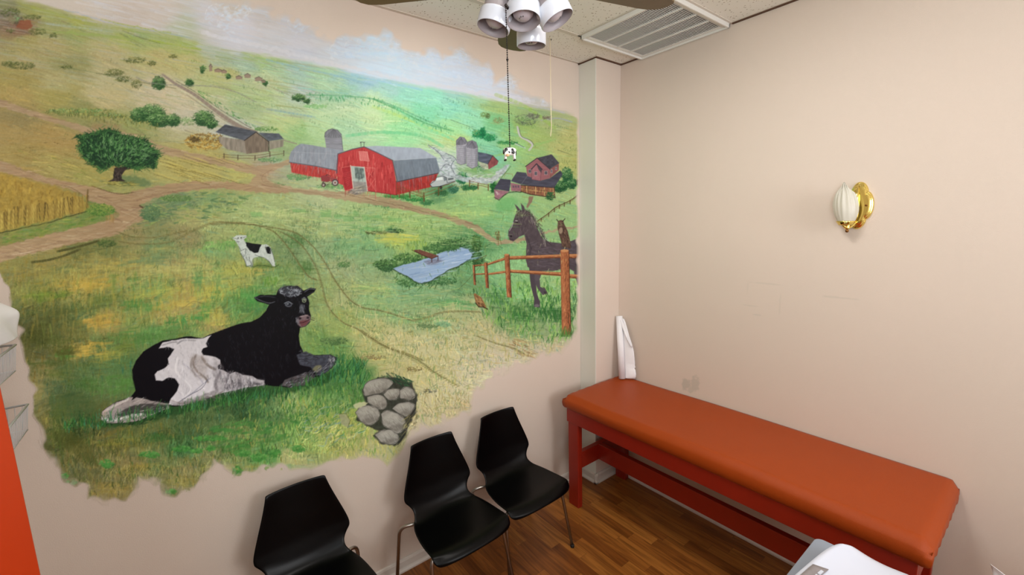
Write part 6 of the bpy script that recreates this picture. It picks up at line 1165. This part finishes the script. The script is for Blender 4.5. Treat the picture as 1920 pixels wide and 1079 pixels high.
for k, (x, y, rz, lab) in enumerate(((-2.332, -.01, .01, 'black plastic chair nearest the orange door, cut off at the photo bottom'),
                                  (-1.632, -.03, .015, 'middle black plastic chair of the row, below the painted stone pile'),
                                  (-1.150, 0, .01, 'black plastic chair next to the orange exam table leg'))):
    c = chair0 if k == 0 else copy_tree(chair0)
    c.location = (x, y, 0); c.rotation_euler = (0, 0, rz); c['label'] = lab

# ------------------------------------------------------------------ grey cart, infant scale, tissue box
cart = thing('side_cart', 'grey topped cart beside the orange exam table under the white scale', 'cart', (-1.25, -2.08, 0))
bm = bmesh.new()
def rrect(x0, y0, x1, y1, r, n=6):
    P = []
    for cx, cy, a0 in ((x1-r, y1-r, 0), (x0+r, y1-r, PI/2), (x0+r, y0+r, PI), (x1-r, y0+r, 1.5*PI)):
        for k in range(n+1): a = a0+PI/2*k/n; P.append((cx+r*math.cos(a), cy+r*math.sin(a)))
    return P
def slab(bm, P, z0, z1):
    lo = [bm.verts.new((x, y, z0)) for x, y in P]; hi = [bm.verts.new((x, y, z1)) for x, y in P]
    bm.faces.new(lo); bm.faces.new(hi)
    for k in range(len(P)): bm.faces.new((lo[k], lo[(k+1) % len(P)], hi[(k+1) % len(P)], hi[k]))
slab(bm, rrect(-.28, -.30, .268, .275, .025), .872, .90); obj('top', bm, M['grey'], cart, bevel=.003)
bm = bmesh.new(); slab(bm, rrect(-.26, -.28, .245, .255, .02), .30, .32); obj('shelf', bm, M['greyb'], cart)
for px, py in ((-.25, -.27), (.235, -.27), (-.25, .245), (.235, .245)):
    bm = bmesh.new(); tube(bm, [(px, py, .05), (px, py, .873)], .012, 12); lg = obj('leg', bm, M['greyb'], cart)
    bm = bmesh.new(); lathe(bm, [(.0, -.01), (.025, -.01), (.025, .01), (0, .01)], 20, Matrix.Translation((px, py, .025)) @ Matrix.Rotation(PI/2, 4, 'X')); obj('caster', bm, M['rubber'], lg)

SCX, SCY = SCALE[0], SCALE[1]
bs = thing('infant_scale', 'white curved infant scale tray with a grey keypad on the grey cart', 'scale', (SCX, SCY, .901), SCALE[2])
# local: x along the raised wing (length), y outwards towards the table
NXs, NYs = 40, 28
Ls, Ws = .50, .30
def tray(u, w):
    """u 0..1 along length, w 0..1 across; w=1 is the raised side towards the exam table"""
    x = (u-.5)*Ls; y = (w-.5)*Ws
    z = .046+.040*max(0, (w-.55)/.45)**2*(.35+.65*u)+.014*max(0, (u-.8)/.2)**2+.03*max(0, (.3-w)/.3)**2
    e = max(0, abs(u-.5)*2-.80)/.20
    z -= .035*e**2*(0 if w < .0 else 1)*max(0, (w-.4)/.6)
    return x, y, z
bm = bmesh.new(); PTS = []
def sup(u, w):   # round the plan's corners
    a, b = 2*u-1, 2*w-1
    k = 1-.17*(abs(a)**4)*(abs(b)**4)*1.0
    return (a*k+1)/2, (b*k+1)/2
g = [[bm.verts.new(tray(*sup(i_/NXs, j/NYs))) for i_ in range(NXs+1)] for j in range(NYs+1)]
for j in range(NYs):
    for i_ in range(NXs): bm.faces.new((g[j][i_], g[j][i_+1], g[j+1][i_+1], g[j+1][i_]))
ring = [g[0][i_] for i_ in range(NXs+1)]+[g[j][NXs] for j in range(1, NYs+1)]+[g[NYs][i_] for i_ in range(NXs-1, -1, -1)]+[g[j][0] for j in range(NYs-1, 0, -1)]
prev = ring
for dz, s in ((-.006, 1.012), (-.016, 1.014), (-.026, 1.006), (-.04, .98)):
    nr = [bm.verts.new((vv.co.x*s, vv.co.y*s, max(.016, vv.co.z+dz))) for vv in ring]
    for q in range(len(nr)): bm.faces.new((prev[q], prev[(q+1) % len(nr)], nr[(q+1) % len(nr)], nr[q]))
    prev = nr
bm.faces.new(prev)
obj('tray', bm, M['scale'], bs, smooth=True)
bm = bmesh.new(); slab(bm, rrect(-.20, -.12, .20, .10, .03), .0, .04); obj('base', bm, M['scale'], bs, bevel=.004)
bm = bmesh.new(); vr = []
for x, y in ((-.10, .112), (.066, .112), (.036, .142), (-.10, .142)): vr.append((x, y))
gr = []
for k in range(9):
    a = k/8; row = []
    for l_ in range(4):
        b = l_/3; x = (-.10)*(1-a)+(.066-.030*b)*a; y = .112+.030*b
        row.append(bm.verts.new((x, y, tray(x/Ls+.5, y/Ws+.5)[2]+.0015)))
    gr.append(row)
for k in range(8):
    for l_ in range(3): bm.faces.new((gr[k][l_], gr[k+1][l_], gr[k+1][l_+1], gr[k][l_+1]))
o = obj('display_panel', bm, M['disp'], bs, smooth=True); sol = o.modifiers.new('s', 'SOLIDIFY'); sol.thickness = .002; sol.offset = 1
for k in range(3):
    bm = bmesh.new(); x = .030-.028*k; y = .118; z = tray(x/Ls+.5, y/Ws+.5)[2]+.004; box(bm, (x-.011, y-.004, z-.004), (x+.011, y+.003, z+.0015))
    obj('button', bm, M['scale'], o)

cab = thing('side_stand', 'small round grey stand under the tissue box, below the photo edge', 'stand', (-.55, -2.36, 0))
bm = bmesh.new(); lathe(bm, [(0, .655), (.10, .655), (.105, .66), (.105, .675), (.10, .68), (0, .68)], 40); obj('top', bm, M['grey'], cab)
bm = bmesh.new(); lathe(bm, [(0, .02), (.02, .02), (.016, .05), (.016, .655), (0, .655)], 20); obj('pole', bm, M['greyb'], cab)
bm = bmesh.new(); lathe(bm, [(0, 0), (.13, 0), (.13, .012), (.03, .025), (0, .025)], 40); obj('foot', bm, M['greyb'], cab)
tis = thing('tissue_box', 'white tissue poking out of its box at the bottom right edge of the photo', 'tissue box', (-.53, -2.292, .688))
obj('carton', bx((-.055, -.11, 0), (.055, .085, .045)), M['paper'], tis, bevel=.002)
bm = bmesh.new(); rows = []
for j in range(17):
    t = j/16; row = []
    for i_ in range(25):
        u = i_/24
        y = .098-.185*u-.030*(1-t)*(.5-u)
        top = .104-.055*u+.006*math.sin(u*8+1)+(.010 if .28 < u < .34 else 0)
        row.append(bm.verts.new((.012+.008*math.sin(u*10+t*3)*(.4+.6*t)-.010*t, y, .046+(top-.046)*t)))
    rows.append(row)
for j in range(16):
    for i_ in range(24): bm.faces.new((rows[j][i_], rows[j][i_+1], rows[j+1][i_+1], rows[j+1][i_]))
o = obj('tissue', bm, M['paper'], tis, smooth=True); sol = o.modifiers.new('s', 'SOLIDIFY'); sol.thickness = .0012

# ------------------------------------------------------------------ orange door standing open on the left
dr = Vector((-3.23, -1.985, 0)); de = Vector((-2.9, -1.235, 0))
dv = (de-dr).normalized(); dn = Vector((-dv.y, dv.x, 0))
bm = bmesh.new()
P = [dr, de, de+dn*.04, dr+dn*.04]
lo = [bm.verts.new(q+Vector((0, 0, .01))) for q in P]; hi = [bm.verts.new(q+Vector((0, 0, 2.05))) for q in P]
bm.faces.new(lo); bm.faces.new(hi)
for k in range(4): bm.faces.new((lo[k], lo[(k+1) % 4], hi[(k+1) % 4], hi[k]))
door = struct('door_1', bm, M['orange'], bevel=.003)
bm = bmesh.new(); hp = de-dv*.07+Vector((0, 0, 1.0)); lathe(bm, [(0, -.05), (.026, -.045), (.026, -.02), (.012, -.015), (.012, .0), (0, .0)], 20, axis_mtx(hp, dn)); obj('door_knob', bm, M['chrome'], door)

# ------------------------------------------------------------------ wire wall pockets and papers on the left wall
def wire_basket(label, z, y1=-.12, y0=-.56, x=-3.112, h=.088):
    root = thing('wire_basket', label, 'wire basket', (XL, (y0+y1)/2, z), group='wire baskets on the left wall')
    lx = x-XL; hy = (y1-y0)/2
    bm = bmesh.new()
    tube(bm, [(0, hy, h), (lx, hy, h), (lx, -hy, h), (0, -hy, h)], .0035, 8); obj('rim', bm, M['wire'], root)
    bm = bmesh.new(); xb = lx-.012
    n = 30
    for k in range(n+1):
        yy = hy-2*hy*k/n; tube(bm, [(lx, yy, h), (xb, yy, 0), (0.002, yy, 0)], .0012, 5, cap=False)
    for zz_ in (0,): tube(bm, [(xb+(lx-xb)*zz_/h, hy, zz_), (xb+(lx-xb)*zz_/h, -hy, zz_)], .0016, 5)
    obj('front_mesh', bm, M['wire'], root)
    for yy in (-hy, hy):
        bm = bmesh.new()
        for k in range(8): xx = lx*k/8; tube(bm, [(xx+.004, yy, h), (xx*.92+.004, yy, 0)], .0011, 5, cap=False)
        tube(bm, [(0, yy, 0), (xb, yy, 0)], .0016, 5)
        obj('end_mesh', bm, M['wire'], root)
    return root
wire_basket('empty white wire basket on the left wall under the draped white sheet', 1.586)
wire_basket('white wire basket holding white paper on the left wall, lower of the two', 1.376)
def papers(name, label, x0, x1, y0, y1, z0, z1, n=5):
    root = thing(name, label, 'paper', (x0, y1, z0))
    for k in range(n):
        bm = bmesh.new(); xx = (x1-x0)*k/n; rr = []
        for j in range(6):
            rr.append([bm.verts.new((xx+.01*math.sin(t*3+k)+.012*(j/5), -(y1-y0)*t-.006*k, (z1-z0)*(j/5)*(1-.06*((k*7) % 3)-.10*t)+.004*math.sin(t*9+k))) for t in [i_/10 for i_ in range(11)]])
        for j in range(5):
            for i_ in range(10): bm.faces.new((rr[j][i_], rr[j][i_+1], rr[j+1][i_+1], rr[j+1][i_]))
        o = obj('sheet', bm, M['paper'], root, smooth=True); s = o.modifiers.new('s', 'SOLIDIFY'); s.thickness = .0015
    return root
papers('paper_stack', 'white sheets sticking up out of the lower wire basket on the left wall', -3.215, -3.146, -.50, -.17, 1.384, 1.487)
# draped white sheet hanging on the left wall above the baskets
bm = bmesh.new()
rr = []
for j in range(15):
    t = j/14; row = []
    for i_ in range(25):
        u = i_/24
        # front edge follows the bulging outline, back stays at the wall hook
        xo = (.05+.102*min(1, t*2.2)**.8-.012*max(0, t-.55))
        y = -.13-.34*u
        x = XL+.012+xo*(1-.35*u)+.009*math.sin(u*11+t*5)*(.3+.7*t)
        z = 1.858-.156*t-.02*u*(1-t)+.01*math.sin(u*7)*t*.3
        row.append(bm.verts.new((x, y, z)))
    rr.append(row)
for j in range(14):
    for i_ in range(24): bm.faces.new((rr[j][i_], rr[j][i_+1], rr[j+1][i_+1], rr[j+1][i_]))
# end flap turning back to the wall
fl = []
for j in range(15):
    t = j/14; e = rr[j][0].co; fl.append([rr[j][0]]+[bm.verts.new((XL+.004+(e.x-XL-.004)*(1-s_), -.13+.022*math.sin(s_*PI*1.2)*t, e.z+.004*s_+.01*s_*math.sin(t*6))) for s_ in (.25, .5, .75, 1)])
for j in range(14):
    for i_ in range(4): bm.faces.new((fl[j][i_], fl[j][i_+1], fl[j+1][i_+1], fl[j+1][i_]))
o = obj('draped_sheet', bm, M['paper'], smooth=True); s = o.modifiers.new('s', 'SOLIDIFY'); s.thickness = .0015
s = o.modifiers.new('sub', 'SUBSURF'); s.levels = s.render_levels = 1
tag(o, 'creased white sheet draped at the left photo edge above the wire baskets', 'sheet')

# ------------------------------------------------------------------ lights: two ceiling troffers, plus an added window and fill lights
def troffer(x, y, power, rgb, label, sx_=.58, sy_=.58):
    t = thing('ceiling_light', label, 'ceiling light', (x, y, H), group='recessed ceiling light panels')
    bm = bmesh.new(); a, b = sx_/2, sy_/2
    for s in (-1, 1):
        box(bm, (s*a-.012, -b, -.012), (s*a+.012, b, 0)); box(bm, (-a, s*b-.012, -.012), (a, s*b+.012, 0))
    obj('frame', bm, M['vent'], t); obj('diffuser', bx((-a+.01, -b+.01, -.006), (a-.01, b-.01, -.001)), M['diff'], t)
    l = bpy.data.lights.new('panel_light', 'AREA'); l.shape = 'RECTANGLE'; l.size = sx_-.05; l.size_y = sy_-.05; l.energy = power; l.color = rgb
    lo_ = bpy.data.objects.new('panel_light', l); COL.objects.link(lo_); lo_.location = (0, 0, -.03); lo_.parent = t
troffer(*LIGHTS[0], 'lit recessed ceiling panel nearer the right wall, just outside the photo top')
w = bpy.data.worlds.new('World'); scn.world = w; w.use_nodes = True
w.node_tree.nodes['Background'].inputs[0].default_value = (1, .95, .9, 1); w.node_tree.nodes['Background'].inputs[1].default_value = .2
# added, unseen window behind the camera: frame, glowing pane and a fill light
bm = bmesh.new()
for a, b in (((-1.75, YF, 1.45), (-1.7, YF+.04, 2.85)), ((-.30, YF, 1.45), (-.25, YF+.04, 2.85)), ((-1.7, YF, 1.45), (-.30, YF+.04, 1.5)), ((-1.7, YF, 2.8), (-.30, YF+.04, 2.85)), ((-1.015, YF, 1.5), (-.985, YF+.03, 2.8))):
    box(bm, a, b)
win = struct('added_window', bm, M['trimwhite'])
obj('added_window_pane', bx((-1.7, YF+.005, 1.5), (-.30, YF+.012, 2.8)), mat('added_glow_pane', (235, 240, 245), .2, emit=(225, 238, 255), estr=.8), win)
def area(name, loc, to, size, power, rgb):
    l = bpy.data.lights.new(name, 'AREA'); l.size = size; l.energy = power; l.color = rgb
    o = bpy.data.objects.new(name, l); COL.objects.link(o); o.location = loc
    o.rotation_euler = (Vector(to)-Vector(loc)).to_track_quat('-Z', 'Y').to_euler()
area('rear_fill', (-1.0, -4.22, 2.15), (-1.2, 0, 2.2), 1.3, REAR_FILLP, (.97, .985, 1))
# added upward fill beside the camera, without a lamp fixture
area('up_fill', (-2.55, -2.6, 2.35), (-2.1, -1.7, 3.12), .5, UP_FILLP, (.86, .95, 1))

area('side_fill', (-3.18, -2.75, 1.85), (-.2, -.1, 1.9), .7, SIDE_FILLP, (.80, .94, 1))  # added fill aimed at the room corner; the wall has no opening there
# ------------------------------------------------------------------ camera
cam = bpy.data.cameras.new('camera'); cam.sensor_width = 36; cam.sensor_fit = 'HORIZONTAL'; cam.lens = 813.934/1920*36; cam.clip_start = .02
co = bpy.data.objects.new('camera', cam); COL.objects.link(co)
r = Vector((0.78793388, -0.61509265, -0.02865709)); u = Vector((0.11449601, 0.10062398, 0.98831446)); f = Vector((0.60502138, 0.78200757, -0.14971069))
mt = Matrix((r, u, -f)).transposed().to_4x4(); mt.translation = (-2.66043824, -2.25530435, 2.03280550)
co.matrix_world = mt; scn.camera = co
scn.view_settings.view_transform = 'Standard'; scn.view_settings.look = 'None'; scn.view_settings.gamma = 1
scn.view_settings.exposure = EXPOSURE
try: scn.view_settings.use_curve_mapping = False
except Exception: pass
scn.cycles.max_bounces = 8
